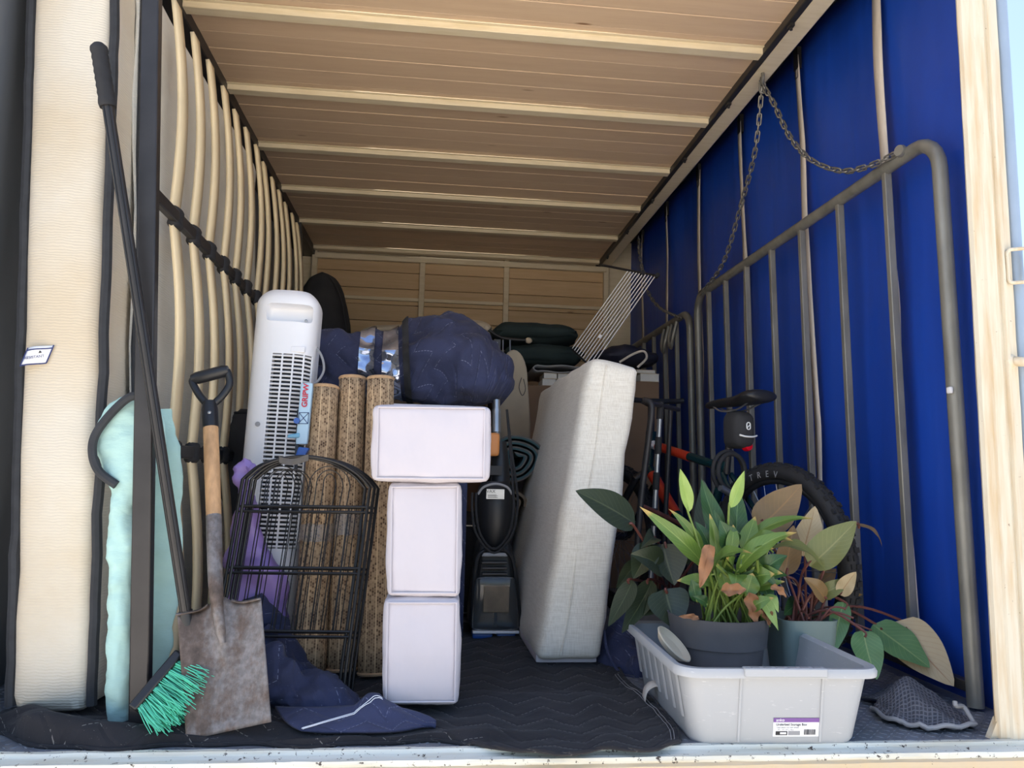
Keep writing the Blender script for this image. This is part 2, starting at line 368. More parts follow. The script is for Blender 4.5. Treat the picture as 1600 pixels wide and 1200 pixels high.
M_['spathe'] = leaf_mat('lily_flower', srgb(134, 166, 82), srgb(162, 184, 100), srgb(178, 196, 120))
M_['drybrown'] = leaf_mat('dry_leaf', srgb(136, 92, 62), srgb(174, 128, 92), srgb(150, 110, 76), None, .8)
M_['philo'] = leaf_mat('philodendron_leaf', srgb(92, 104, 54), srgb(124, 124, 72), srgb(150, 146, 92))
M_['philogreen'] = leaf_mat('philodendron_leaf_green', srgb(72, 108, 66), srgb(96, 132, 84), srgb(140, 160, 104))
M_['philobronze'] = leaf_mat('philodendron_leaf_bronze', srgb(110, 88, 52), srgb(144, 116, 76), srgb(160, 120, 70))
M_['philopale'] = leaf_mat('philodendron_leaf_underside', srgb(170, 150, 112), srgb(192, 172, 134), srgb(150, 108, 62))
M_['darkleaf'] = leaf_mat('rubber_plant_leaf', srgb(40, 50, 36), srgb(56, 66, 46), srgb(94, 100, 72), None, .32)
M_['stem'] = mk('green_stem', srgb(128, 150, 70), .5, 0, .3, 20, 0)
M_['redstem'] = mk('red_stem', srgb(112, 66, 58), .5, 0, .3, 20, 0)
M_['bikegreen'] = mk('dark_teal_lacquer', srgb(14, 52, 56), .25, .2, .1, 8, 0)
M_['red'] = mk('orange_red_lacquer', srgb(206, 62, 34), .3, .1, .1, 8, 0)
M_['redlens'] = N('red_lens').set(srgb(220, 16, 36), .2).m
M_['reflect'] = mk('reflective_tape', srgb(240, 240, 236), .3, 0, .02, 10, 0)
M_['bluepl'] = mk('blue_plastic', srgb(46, 92, 170), .4, 0, .08, 10, 0)
M_['ltblue'] = mk('pale_blue_card', srgb(178, 208, 226), .5, 0, .05, 10, 0)
M_['midblue'] = mk('cyan_plastic', srgb(110, 170, 200), .4, 0, .05, 10, 0)
M_['redink'] = N('red_ink').set(srgb(196, 40, 66), .6).m
M_['navyink'] = N('navy_ink').set(srgb(46, 58, 110), .6).m
M_['blackink'] = N('black_ink').set(srgb(40, 40, 42), .6).m
M_['greyink'] = N('grey_ink').set(srgb(150, 150, 152), .6).m
M_['purpleink'] = N('purple_ink').set(srgb(122, 84, 150), .5).m
M_['paper'] = N('white_paper').set(srgb(244, 244, 246), .6).m
q = N('clear_packing_tape'); q.set(q.ramp(q.noise(q.co(), 12, 2), [(.4, srgb(150, 160, 186)), (.6, srgb(176, 184, 204))]), .1, .85); q.bump(q.noise(q.co(), 14, 2), .3, .006); M_['tape'] = q.m
q = N('wrap_film'); q.set((.9, .9, .9, 1), .15, Transmission_Weight=.85); q.bump(q.noise(q.co(), 60, 2), .5, .004); M_['film'] = q.m
q = N('smoked_tank'); q.set(srgb(170, 174, 178), .12, Transmission_Weight=.92); M_['smoked'] = q.m
M_['polepaint'] = mk('pale_blue_grey_paint', srgb(156, 172, 190), .4, .2, .08, 6, .05, 60)
M_['concrete'] = mk('yard_concrete', srgb(196, 188, 176), .9, 0, .12, .7, .2, 20)
M_['whitebook'] = mk('book_block', srgb(222, 220, 212), .8, 0, .08, 30, .1, 100)
# ================================================================== the truck body
CEIL = 2.415
gr = struct(obj('ground', G().box((-40, -60, -1.25), (40, 60, -1.15)), M_['concrete']))
fl = struct(obj('floor', G().box((-1.16, 0, -.03), (1.73, 4.3, 0)), M_['chequer'], sm=False))
g = G()
for i in range(120):
    for j in range(32):
        x = -1.08 + i * .0228; y = .012 + j * .0228; a = .7 if (i + j) % 2 else -.7
        c, s_ = math.cos(a), math.sin(a); L, W = .0095, .0022
        b = [V((x + c * k - s_ * h, y + s_ * k + c * h, .0002)) for k, h in ((-L, 0), (0, -W), (L, 0), (0, W))]
        t = [p + (V((x, y, .0002)) - p) * .35 + V((0, 0, .0013)) for p in b]
        g.add(b + t, [(0, 1, 5, 4), (1, 2, 6, 5), (2, 3, 7, 6), (3, 0, 4, 7), (4, 5, 6, 7)])
obj('tread_pattern', g, M_['chequer'], fl, sm=False, stuff=True)
# sill with its lip and groove
def extrude_x(prof, x0, x1, mt, name, parent=None):
    n = 60; g = G()
    g.grid(lambda u, v: (x0 + (x1 - x0) * u, prof[round(v * (len(prof) - 1))][0] + .0016 * fbm((u * 40, v * 9, 3)), prof[round(v * (len(prof) - 1))][1] + .0014 * fbm((u * 40, v * 7, 9))), n * 2, len(prof) - 1)
    return obj(name, g, mt, parent, ang=30)
si = struct(extrude_x([(.002, -.03), (.002, .003), (-.012, .003), (-.016, -.006), (-.036, -.012), (-.040, -.007), (-.050, -.008), (-.052, -.016), (-.050, -.022)], -1.2, 1.64, M_['sill'], 'trim_1'))
extrude_x([(-.050, -.021), (-.058, -.026), (-.06, -.05), (-.06, -.16), (.0, -.16)], -1.2, 1.75, M_['sillface'], 'front_face', si)
# ceiling boards and bows
ce = struct(obj('ceiling', G().box((-1.14, .0, CEIL + .022), (1.49, 4.3, CEIL + .05)), M_['dark'], sm=False))
obj('light_seal', G().box((1.50, 0, 2.62), (1.76, 4.3, 2.65)), M_['dark'], ce, sm=False)  # unseen cover added to stop daylight leaking in between rail and curtain
bm_ = G().box((-.95, 0, CEIL), (1.43, .1222, CEIL + .02)).mesh('plank', wloc(ce))
bm_.materials.append(M_['plank'])
for i in range(34):
    o = link('plank', bm_, None, ce, V((0, .06 + i * .124, random.uniform(-.0015, .0015))))
    o.modifiers.new('b', 'BEVEL').width = .002
for k in range(-1, 6):
    y = 1.0 + .62 * k
    obj('bow', G().box((-.97, y - .025, CEIL - .030), (1.40, y + .025, CEIL - .001)).box((-.97, y - .042, CEIL - .006), (1.40, y + .042, CEIL - .001)), M_['beam'], ce, bev=.003, ang=30)
# cant rails
rl = struct(obj('trim_2', G().box((1.422, 0, 2.388), (1.505, 4.27, 2.65)), M_['beam'], bev=.006))
obj('curtain_track', G().box((1.392, 0, 2.382), (1.420, 4.25, 2.425)), M_['dark'], rl, bev=.004)
for i in range(7): obj('rail_bracket', G().box((1.40, .75 + i * .62, 2.37), (1.418, .78 + i * .62, 2.39)).tube([(1.41, .765 + i * .62, 2.375), (1.41, .765 + i * .62, 2.36)], .006), M_['dark'], rl)
rl2 = struct(obj('trim_3', G().box((-1.14, 0, 2.36), (-.93, 4.27, 2.52)), M_['dark'], bev=.006))
struct(obj('trim_4', G().box((-1.15, .0, 2.43), (1.76, .1, 2.68)), M_['cream'], bev=.006))
# back wall
YB = 4.2
wb = struct(obj('wall_back', G().box((-1.14, YB + .03, -.03), (1.76, YB + .06, 2.65)), M_['beam'], sm=False))
xs = [-.93, P(660, 430, YB).x, P(791, 430, YB).x, 1.47]
for c in range(3):
    me = G().box((xs[c] + .003, YB, 0), (xs[c + 1] - .003, YB + .025, .132)).mesh('plank', wloc(wb)); me.materials.append(M_['backplank'])
    for r in range(9):
        o = link('plank', me, None, wb, V((0, random.uniform(0, .002), 1.17 + r * .1355))); o.modifiers.new('b', 'BEVEL').width = .003
zt = P(720, 412, YB).z; zm = P(720, 473, YB).z
for x in xs: obj('wall_post', G().box((x - .022, YB - .035, 0), (x + .022, YB, 2.4)), M_['beam'], wb, bev=.004)
obj('wall_rail', G().box((-.93, YB - .045, zt - .02), (1.47, YB - .002, zt + .025)), M_['beam'], wb, bev=.004)
obj('wall_rail', G().box((-.93, YB - .03, zm - .014), (1.47, YB - .001, zm + .014)), M_['beam'], wb, bev=.004)
# curtains
def curtain(name, X, y0, y1, z1, mt, amp, side):
    def fn(u, v):
        y = y0 + (y1 - y0) * u; z = -.04 + (z1 + .04) * v
        return (X + side * amp * (.5 * math.sin(y * 9.5 + .6 * math.sin(z * 1.3)) + .9 * fbm((y * 1.6, z * .5, 2)) * (1.15 - .45 * v)), y, z)
    return struct(obj(name, G().grid(fn, 150, 24), mt, solid=.003))
wr = curtain('wall_right', 1.692, .08, 4.25, 2.63, M_['blue'], .016, 1)
wl = curtain('wall_left', -1.10, -.02, 4.25, 2.5, M_['darkcurtain'], .02, 1)
for i, (y0, y1, tw) in enumerate(((.60, .51, .02), (1.19, 1.06, 0), (1.82, 1.72, .01), (2.46, 2.39, 0), (3.10, 3.05, 0), (3.72, 3.67, 0))):
    def fn(u, v, y0=y0, y1=y1, i=i):
        z = .05 + 2.47 * v; yc = y1 + (y0 - y1) * v + .007 * fbm((i * 7, z * 1.3, 0)); a = .25 * fbm((z * 1.1, i * 3, 5))
        w_ = .046 * (u - .5)
        return (1.656 - abs(.01 * math.sin(z * 2.5 + i)) + w_ * math.sin(a), yc + w_ * math.cos(a), z)
    obj('tension_strap', G().grid(fn, 2, 40), M_['web'], wr, solid=.003)
    obj('strap_hook', G().box((1.644, y0 - .02, 2.46), (1.662, y0 + .02, 2.56)).tube([(1.649, y0 - .012, 2.46), (1.649, y0 - .012, 2.42), (1.649, y0 + .012, 2.42), (1.649, y0 + .012, 2.46)], .004), M_['dark'], wr)
# right front post with seam, outer flange, curtain pole and latch
def post_prof():
    return [(1.61, .10), (1.524, .026), (1.519, .016), (1.524, .006), (1.548, .004), (1.552, -.002), (1.580, -.003), (1.584, .004), (1.592, .005), (1.596, -.004), (1.603, -.004), (1.607, .008), (1.634, .010), (1.637, .03), (1.637, .10)]
pp = post_prof()
po = struct(obj('trim_5', G().grid(lambda u, v: (pp[round(u * (len(pp) - 1))][0] + .0012 * fbm((u * 8, v * 30, 1)), pp[round(u * (len(pp) - 1))][1], -.12 + 2.72 * v), len(pp) - 1, 60), M_['cream'], ang=30))
obj('post_foot', G().prism([(1.500, 0), (1.560, 0), (1.525, .05)], .012, .03, Matrix.Identity(4)), M_['cream'], po, sm=False)
pole = struct(obj('trim_6', G().tube([(1.662, .03, -.1), (1.662, .03, 2.6)], .018, 20).tube([(1.645, .045, -.1), (1.645, .045, 2.6)], .010, 12), M_['polepaint']))
lk = thing('latch_bracket', 'pale painted wire latch loop on the outer edge of the cream front post', 'latch', P(1588, 440, 0))
def ring_pts(c, w_, h, r, ux, uz, n=4):
    out = []
    for cx, cz, a0 in ((w_ - r, h - r, 0), (-w_ + r, h - r, 90), (-w_ + r, -h + r, 180), (w_ - r, -h + r, 270)):
        for k in range(n + 1):
            a = math.radians(a0 + 90 * k / n); out.append(V(c) + V(ux) * (cx + r * math.cos(a)) + V(uz) * (cz + r * math.sin(a)))
    return out
obj('loop', G().tube(ring_pts(P(1592, 415, -.01), .026, .046, .012, (.85, -.5, 0), (0, 0, 1)), .005, 8, closed=True), M_['cream'], lk)
obj('catch_plate', G().box((1.655, -.035, P(1592, 432, 0).z), (1.69, -.015, P(1592, 392, 0).z)), M_['cream'], lk, bev=.004)
kb = P(1583, 568, 0)
hk = thing('post_hook', 'short cream stub peg jutting from the front post below the latch', 'hook', kb)
obj('peg', G().tube([kb + V((0, .01, .008)), kb + V((.02, -.03, 0)), kb + V((.06, -.05, -.02))], .013, 12), M_['cream'], hk)
obj('weld_collar', G().lathe([(.02, -.004), (.02, .004), (.013, .012)], 16, frame(kb + V((0, .008, .006)), (.4, -.9, 0), (0, 0, 1))), M_['cream'], hk)

# ================================================================== left side
def corners(bl, br, tl, tr, Y0, Y1, dx=0, dz=0, yt=None):
    """front face from pixels at depth Y0, pushed straight back to Y1"""
    yt = Y0 if yt is None else yt
    a = [P(*bl, Y0), P(*br, Y0), P(*tl, yt), P(*tr, yt)]; d = V((dx, Y1 - Y0, dz))
    return [a[0], a[1], a[1] + d, a[0] + d, a[2], a[3], a[3] + d, a[2] + d]
cA = corners((10, 1138), (135, 1122), (38, -20), (168, -20), .19, 1.66)
for c in cA[:4]: c.z = .022
for c in cA[4:]: c.z = 2.12
mA = thing('mattress', 'thick cream quilted mattress at the far left with a blue and white tag', 'mattress', (cA[0] + cA[2]) / 2)
obj('quilted_body', G().softbox(cA, .035, .012, 16, .006, 5), M_['mattress'], mA)
def lerp3(c, x, y, z):
    return c[0].lerp(c[1], x).lerp(c[3].lerp(c[2], x), y).lerp(c[4].lerp(c[5], x).lerp(c[7].lerp(c[6], x), y), z)
for x in (.0, 1.0):
    e = -.006 if x == 0 else .006
    def fn(u, v, x=x, e=e):
        p = lerp3(cA, x, .0, .01 + .98 * v) + V((e + (.03 * (u - .5)) * .5 * (1 if x else -1), -.002 + .03 * u, 0)); return p + V((.004 * fbm((v * 14, x * 3, 1)), 0, 0))
    obj('edge_tape', G().tube([lerp3(cA, x, .012, .008 + .984 * k / 40) + V((e * .6 + .004 * fbm((k * .4, x, 2)), 0, 0)) for k in range(41)], .013, 8), M_['piping'], mA)
t0 = P(60, 556, .178)
def tagfn(u, v): return t0 + V((.058 * (u - .5) + .014 * (v - .5), -.008 - .006 * math.sin(u * 5), .047 * (v - .5) + .010 * (u - .5)))
tg = obj('care_tag', G().grid(tagfn, 8, 4), M_['paper'], mA, solid=.001, label='white tag with a navy border')
g = G()
for a, b in (((0, 0), (1, 0)), ((0, 0), (0, 1)), ((1, 0), (1, 1)), ((0, .84), (1, .84))):
    g.tube([tagfn(a[0] + (b[0] - a[0]) * k / 8, a[1] + (b[1] - a[1]) * k / 8) + V((0, -.001, 0)) for k in range(9)], .0017, 6)
obj('tag_border', g, M_['navyink'], tg)
text('tag_lettering', 'RESISTANT', .0098, tmat(tagfn(.5, .38) + V((0, -.004, 0)), (1, 0, .17), (.2, 0, 1)), M_['navyink'], tg)
text('tag_emblem', '\u25B2', .009, tmat(tagfn(.62, .66) + V((0, -.004, 0)), (1, 0, .17), (.2, 0, 1)), M_['blackink'], tg)
cB = corners((132, 1100), (200, 1100), (160, 0), (205, 0), .34, 1.78)
for k, j in ((0, 1), (3, 1), (4, 5), (7, 5)): cB[k].x = cA[j].x + .022
for c in cB[:4]: c.z = .022
for c in cB[4:]: c.z = 2.10
mB = thing('mattress', 'pale grey-white mattress standing behind the bed base slats', 'mattress', (cB[0] + cB[2]) / 2)
obj('knit_body', G().softbox(cB, .03, .012, 14, .008, 4, 3), M_['mattress2'], mB)
obj('edge_tape', G().tube([lerp3(cB, 0.02, .012, .01 + .98 * k / 40) for k in range(41)], .010, 8), M_['piping'], mB)
# ---- bed base
def SX(z): return -.585 - .13 * z / 2.0
bb = thing('bed_base', 'dark steel bed base with bowed birch slats leaning on the left mattresses', 'bed frame', (SX(0), 1.3, 0))
obj('end_rail', G().bar((-.575, .125, .02), (-.706, .125, 2.06), .045, .03), M_['dark'], bb, bev=.004)
obj('end_rail', G().bar((SX(0) - .03, 2.50, .02), (SX(2.06) - .03, 2.50, 2.06), .045, .03), M_['dark'], bb, bev=.004)
for z in (1.335, .67):
    obj('support_rail', G().bar((-.575 - .131 * z / 2.06, .125, z), (SX(z) - .023, 2.5, z), .022, .036, (0, 0, 1)), M_['dark'], bb, bev=.004)
def slat_mesh():
    def fn(u, v):
        z = .08 + 1.91 * v; b = .022 * abs(math.sin(PI * (z - .0) / .667)); return (SX(z) + b, .058 * (u - .5), z)
    return G().grid(fn, 2, 60)
me = slat_mesh().mesh('slat', V((SX(0), 1.3, 0)) - V((0, 1.3, 0))); me.materials.append(M_['slat']); me.shade_smooth()
hmes = []
for z in (1.335, .67):
    h = G().loft([(V((SX(z) + .004, 0, z - .03)), .012, .030), (V((SX(z) + .004, 0, z - .02)), .020, .036), (V((SX(z) + .004, 0, z)), .017, .033), (V((SX(z) + .004, 0, z + .02)), .020, .036), (V((SX(z) + .004, 0, z + .03)), .012, .030)], 12, k=3).mesh('slat_holder', V((SX(0), 0, 0)))
    h.materials.append(M_['rubber']); h.shade_smooth(); hmes.append(h)
for k in range(13):
    y = .35 + .163 * k
    o = link('slat', me, None, bb, V((random.uniform(-.004, .004), y - 1.3, random.uniform(-.006, .006)))); q = o.modifiers.new('s', 'SOLIDIFY'); q.thickness = .012; q.offset = 0
    for h in hmes: link('slat_holder', h, None, bb, V((0, y - 1.3, 0)))
# ---- aqua cloth
aq = thing('folded_fabric', 'pale aqua padded fabric with black edging hanging over the bed base corner', 'fabric', P(190, 1120, .2))
g = G().loft([(P(216, 622, .160), .02, .008), (P(208, 645, .160), .070, .018), (P(205, 690, .158), .084, .024), (P(203, 735, .158), .066, .026), (P(199, 772, .160), .036, .028), (P(191, 800, .160), .030, .028), (P(193, 845, .160), .036, .032), (P(191, 885, .160), .031, .03), (P(190, 950, .160), .030, .03), (P(187, 1060, .158), .030, .03), (P(186, 1128, .16), .026, .02)], 40, .0055, 26, k=10)
obj('front_fold', g, M_['aqua'], aq)
g = G().loft([(P(250, 640, .26), .03, .008), (P(252, 700, .26), .045, .012), (P(255, 800, .26), .05, .012), (P(252, 900, .26), .05, .012), (P(244, 990, .255), .04, .01), (P(240, 1060, .255), .02, .006)], 24, .008, 18, k=8)
obj('back_fold', g, M_['aqua'], aq)
obj('black_edging', G().tube(smooth([P(222, 618, .128), P(200, 622, .128), P(170, 650, .128), P(148, 682, .128), P(145, 712, .128), P(156, 738, .128), P(182, 758, .13)], 6), .011, 8), M_['piping'], aq)
# ---- broom
bA = P(154, 72, .035); bB = P(292, 968, .128)
br = thing('broom', 'long black-handled broom with a green bristle head standing at the left front', 'broom', P(240, 1120, .1))
ax = (bB - bA).normalized()
def al(t): return bA + (bB - bA) * t
obj('pole', G().tube([al(.07), al(1.03)], .0135, 14), M_['dark'], br)
for s_ in (-1, 1): obj('pole_rib', G().tube([al(.1) + V((.006 * s_, -.012, 0)), al(1.0) + V((.006 * s_, -.012, 0))], .0025, 6), M_['blackwire'], br)
rr = [.012, .020, .021] + [.0185 + .0016 * (k % 2) for k in range(14)] + [.021, .019]
obj('grip', G().tube([al(-.004 + .0063 * k) for k in range(len(rr))], rr, 16), M_['rubber'], br)
hA = P(210, 1110, .065); hB = P(284, 1022, .125)
hd = (hB - hA).normalized(); bd = (P(292, 1128, .045) - P(258, 1060, .09)).normalized(); bd = (bd - hd * bd.dot(hd)).normalized(); hn = hd.cross(bd)
obj('head_block', G().bar(hA, hB, .024, .05, hn), M_['black'], br, bev=.005)
obj('socket', G().tube([al(.985), al(1.035)], [.016, .022], 12), M_['black'], br)
g = G(); L = (hB - hA).length
for i in range(420):
    t = random.random(); s_ = random.uniform(-1, 1); a = hA + hd * (L * (.04 + .90 * t)) + hn * (.02 * s_) + bd * .008
    d = (bd + hd * ((t - .55) * .38 + random.uniform(-.12, .12)) + hn * (s_ * .25 + random.uniform(-.1, .1))).normalized(); ln = random.uniform(.085, .108) * (.86 + .14 * math.sin(t * PI))
    mid = a + d * ln * .6 + V((random.uniform(-.004, .004), random.uniform(-.004, .004), 0)); e = a + d * ln + V((random.uniform(-.01, .01), random.uniform(-.006, .006), random.uniform(-.005, .003)))
    if e.z < .012: e.z = .012 + random.random() * .01
    g.tube([a, mid, e], [.0013, .0012, .0009], 4)
obj('bristles', g, M_['mint'], br, stuff=True)
# ---- shovel
sh = thing('shovel', 'rusty square-mouth shovel with a wooden shaft and black D handle', 'shovel', P(355, 1145, .07))
TL, TR, BR, BL = P(277, 962, .115), P(408, 937, .115), P(424, 1128, .04), P(291, 1157, .04)
bn = (TR - TL).cross(BL - TL).normalized()
if bn.y > 0: bn = -bn
def blade(u, v):
    p = BL.lerp(BR, u).lerp(TL.lerp(TR, u), v); s_ = 2 * u - 1
    p = p - bn * .016 * (1 - s_ * s_) * (.4 + .6 * v)              # dished
    p = p + bn * .026 * math.exp(-(s_ / .16) ** 2) * max(0, (v - .42) / .58) ** 1.3   # frog under the socket
    if v > .9: p = p + (TL - BL).normalized() * (v - .9) / .1 * .028 * math.exp(-(s_ / .3) ** 2)
    return p
obj('blade', G().grid(blade, 36, 30), M_['rust'], sh, solid=.003)
for u0, u1 in ((.0, .36), (.64, 1.0)):
    obj('tread_lip', G().grid(lambda u, v: blade(u0 + (u1 - u0) * u, 1) + bn * .010 * v + (TL - BL).normalized() * .004 * math.sin(v * PI), 10, 4), M_['rust'], sh, solid=.003)
sT = blade(.5, 1.0); sM = P(334, 806, .18); wT = P(329, 662, .255); hT = P(328, 640, .267)
sB = blade(.5, .70) + bn * .002
obj('socket', G().tube(smooth([sB, sT + bn * .006, sM], 6), [.008] * 2 + [.012 + .0007 * k for k in range(4)] + [.0165, .0175, .018, .0185, .019, .019, .019], 14), M_['rust'], sh)
obj('shaft', G().tube([sM - (wT - sM) * .02, sM.lerp(wT, .5), wT], [.0185, .0195, .0195], 16), M_['ash'], sh)
gl, gr_ = P(303, 592, .29), P(354, 579, .29)
obj('handle_socket', G().tube([wT - (hT - wT) * .3, hT, P(328, 628, .273)], [.0205, .021, .017], 14), M_['black'], sh)
obj('handle_fork', G().tube(smooth([P(328, 636, .27), P(312, 618, .28), P(301, 598, .288), gl], 5), .010, 10).tube(smooth([P(328, 636, .27), P(346, 620, .28), P(358, 602, .288), P(357, 586, .29), gr_], 5), .010, 10), M_['black'], sh)
obj('handle_grip', G().tube([gl - (gr_ - gl) * .06, gl.lerp(gr_, .1), gl.lerp(gr_, .9), gr_ + (gr_ - gl) * .06], [.013, .017, .017, .013], 14), M_['black'], sh)
obj('rivet', G().lathe([(0.0001, .004), (.004, .003), (.006, 0)], 10, frame(P(327, 645, .245), (0, -1, 0), (0, 0, 1))), M_['silver'], sh)
# ================================================================== middle
# ---- tower fan (seen from behind)
fB = P(404, 1040, .66); fB.z = .02; fT = P(456, 462, .74)
Mf = frame(fB, fT - fB); H = (fT - fB).length
fa = thing('tower_fan', 'tall white tower fan seen from behind leaning beside the rolled rugs', 'fan', fB)
def fan_sec(z):
    t = z / H; w_ = .098 + .006 * t
    if t > .955: w_ *= math.sqrt(max(.0, 1 - ((t - .955) / .062) ** 2))
    return w_
def sq(a, p=3.2): c, s_ = math.cos(a), math.sin(a); return math.copysign(abs(c) ** (2 / p), c), math.copysign(abs(s_) ** (2 / p), s_)
def fan_pt(a, z): x, y = sq(a); w_ = fan_sec(z); return Mf @ V((w_ * x, w_ * .86 * y, z))
zs = [0, .02] + [.05 + (H * .95 - .05) * k / 40 for k in range(41)] + [H * (.955 + .045 * k / 8) for k in range(1, 9)]
hz0, hz1 = H * .905, H * .945
g = G(); n = 48; vs = []; fs = []
for z in zs:
    for k in range(n): vs.append(fan_pt(2 * PI * k / n, z))
for j in range(len(zs) - 1):
    for k in range(n):
        l = (k + 1) % n; fs.append((j * n + k, j * n + l, (j + 1) * n + l, (j + 1) * n + k))
fs.append(tuple((len(zs) - 1) * n + k for k in range(n)))
g.add(vs, fs); body = obj('body', g, M_['white'], fa)
# handle recess cut out
cu = G().softbox([Mf @ V(p) for p in ((-.058, -.12, hz0), (.088, -.12, hz0), (.088, -.035, hz0), (-.058, -.035, hz0), (-.058, -.12, hz1 + .012), (.088, -.12, hz1 + .012), (.088, -.035, hz1 + .012), (-.058, -.035, hz1 + .012))], .012, 0, 6)
cut = bpy.data.objects.new('cutter', cu.mesh('cutter', wloc(fa))); COL.objects.link(cut); cut.parent = fa
mod = body.modifiers.new('recess', 'BOOLEAN'); mod.operation = 'DIFFERENCE'; mod.object = cut; mod.solver = 'EXACT'
gz0, gz1 = H * .30, H * .815; gx0, gx1 = -.028, .094
cu2 = bpy.data.objects.new('cutter', G().box((gx0, -.13, gz0), (gx1, -.045, gz1), Mf).mesh('cutter2', wloc(fa))); COL.objects.link(cu2); cu2.parent = fa
mod = body.modifiers.new('grille_recess', 'BOOLEAN'); mod.operation = 'DIFFERENCE'; mod.object = cu2; mod.solver = 'EXACT'
bpy.context.view_layer.update()
me = bpy.data.meshes.new_from_object(body.evaluated_get(bpy.context.evaluated_depsgraph_get())); body.modifiers.clear(); body.data = me
bpy.data.objects.remove(cut); bpy.data.objects.remove(cu2)
me.shade_smooth(); me.set_sharp_from_angle(angle=math.radians(35))
obj('dark_interior', G().box((gx0 + .002, -.052, gz0 + .002), (gx1 - .002, -.047, gz1 - .002), Mf), M_['black'], fa, sm=False)
def fy(x): return -.086 * max(0, 1 - (abs(x) / .1) ** 3.2) ** (1 / 3.2) - .001
nb = 46
for k in range(nb):
    z = gz0 + (gz1 - gz0) * (k + .5) / nb
    obj('grille_slat', G().tube([Mf @ V((gx0 + (gx1 - gx0) * j / 8, fy(gx0 + (gx1 - gx0) * j / 8), z)) for j in range(9)], .0032, 4), M_['white'], fa)
for x in (gx0, .006, .040, .072, gx1):
    obj('grille_bar', G().bar(Mf @ V((x, fy(x), gz0)), Mf @ V((x, fy(x), gz1)), .005, .006), M_['white'], fa)
obj('screw_recess', G().lathe([(.008, 0), (.008, .002), (.004, .003), (.0001, .003)], 14, frame(Mf @ V((-.052, -.0855, H * .62)), -(Mf.to_3x3() @ V((0, 1, 0))), (0, 0, 1))), M_['greyink'], fa)
obj('screw', G().lathe([(.005, 0), (.004, .002), (.0001, .003)], 12, frame(Mf @ V((.062, -.040, hz0 + .018)), -(Mf.to_3x3() @ V((0, 1, 0))), (0, 0, 1))), M_['silver'], fa)
obj('vent_tab', G().box((.03, -.0885, gz1 + .006), (.075, -.082, gz1 + .026), Mf), M_['white'], fa, bev=.002)
obj('power_cord', G().tube(smooth([P(488, 535, .72), P(502, 555, .68), P(506, 578, .66), P(496, 596, .64), P(484, 602, .62), P(478, 615, .6)], 6), .004, 8), M_['greyink'], fa)
# ---- rolled rugs
def roll(label, b, t, r0, r1, flat=1.0, seed=0):
    d = (t - b).normalized(); M = frame(b, d); L = (t - b).length
    o = thing('rug_roll', label, 'rug', b, 'rolled sisal rugs')
    def fn(u, v):
        a = 2 * PI * 1.9 * u; r = (r0 + (r1 - r0) * v) * (.72 + .28 * u / 1.0) * (1 + .03 * fbm((u * 3 + seed, v * 3, 1)))
        return M @ V((r * math.cos(a + 2.4), r * flat * math.sin(a + 2.4), L * v))
    obj('woven_mat', G().grid(fn, 84, 14, uvs=(1.9 * 2 * PI * r0 * .9, L)), M_['sisal'], o, solid=.006)
    obj('bound_edge', G().tube([fn(k / 84, 1) for k in range(85)], .006, 6), M_['sisalbind'], o)
    obj('bound_edge', G().tube([fn(k / 84, 0) + d * .004 for k in range(85)], .006, 6), M_['sisalbind'], o)
    return o
def base(px, py, Y, z=.03): p = P(px, py, Y); p.z = z; return p
r1 = roll('rolled sisal rug nearest the tower fan, shortest of the three', base(479, 1080, .52), P(507, 606, .62), .051, .043)
r2 = roll('rolled sisal rug in the middle of the three rolls', base(531, 1080, .57), P(550, 592, .67), .051, .043, seed=3)
r3 = roll('flattened sisal rug roll next to the white cushion stack', base(583, 1080, .52), P(594, 592, .62), .050, .043, .8, seed=6)
def tape_band(parent, b, t, f0, f1, r):
    M = frame(b, t - b); L = (t - b).length
    obj('tape', G().grid(lambda u, v: M @ V((r * math.cos(PI + PI * u), r * math.sin(PI + PI * u), L * (f0 + (f1 - f0) * v) + .006 * fbm((u * 6, v * 3, 4)))), 24, 4), M_['film'], parent)
tape_band(r1, base(479, 1080, .52), P(507, 606, .62), .44, .50, .052); tape_band(r2, base(531, 1080, .57), P(550, 592, .67), .44, .51, .052)
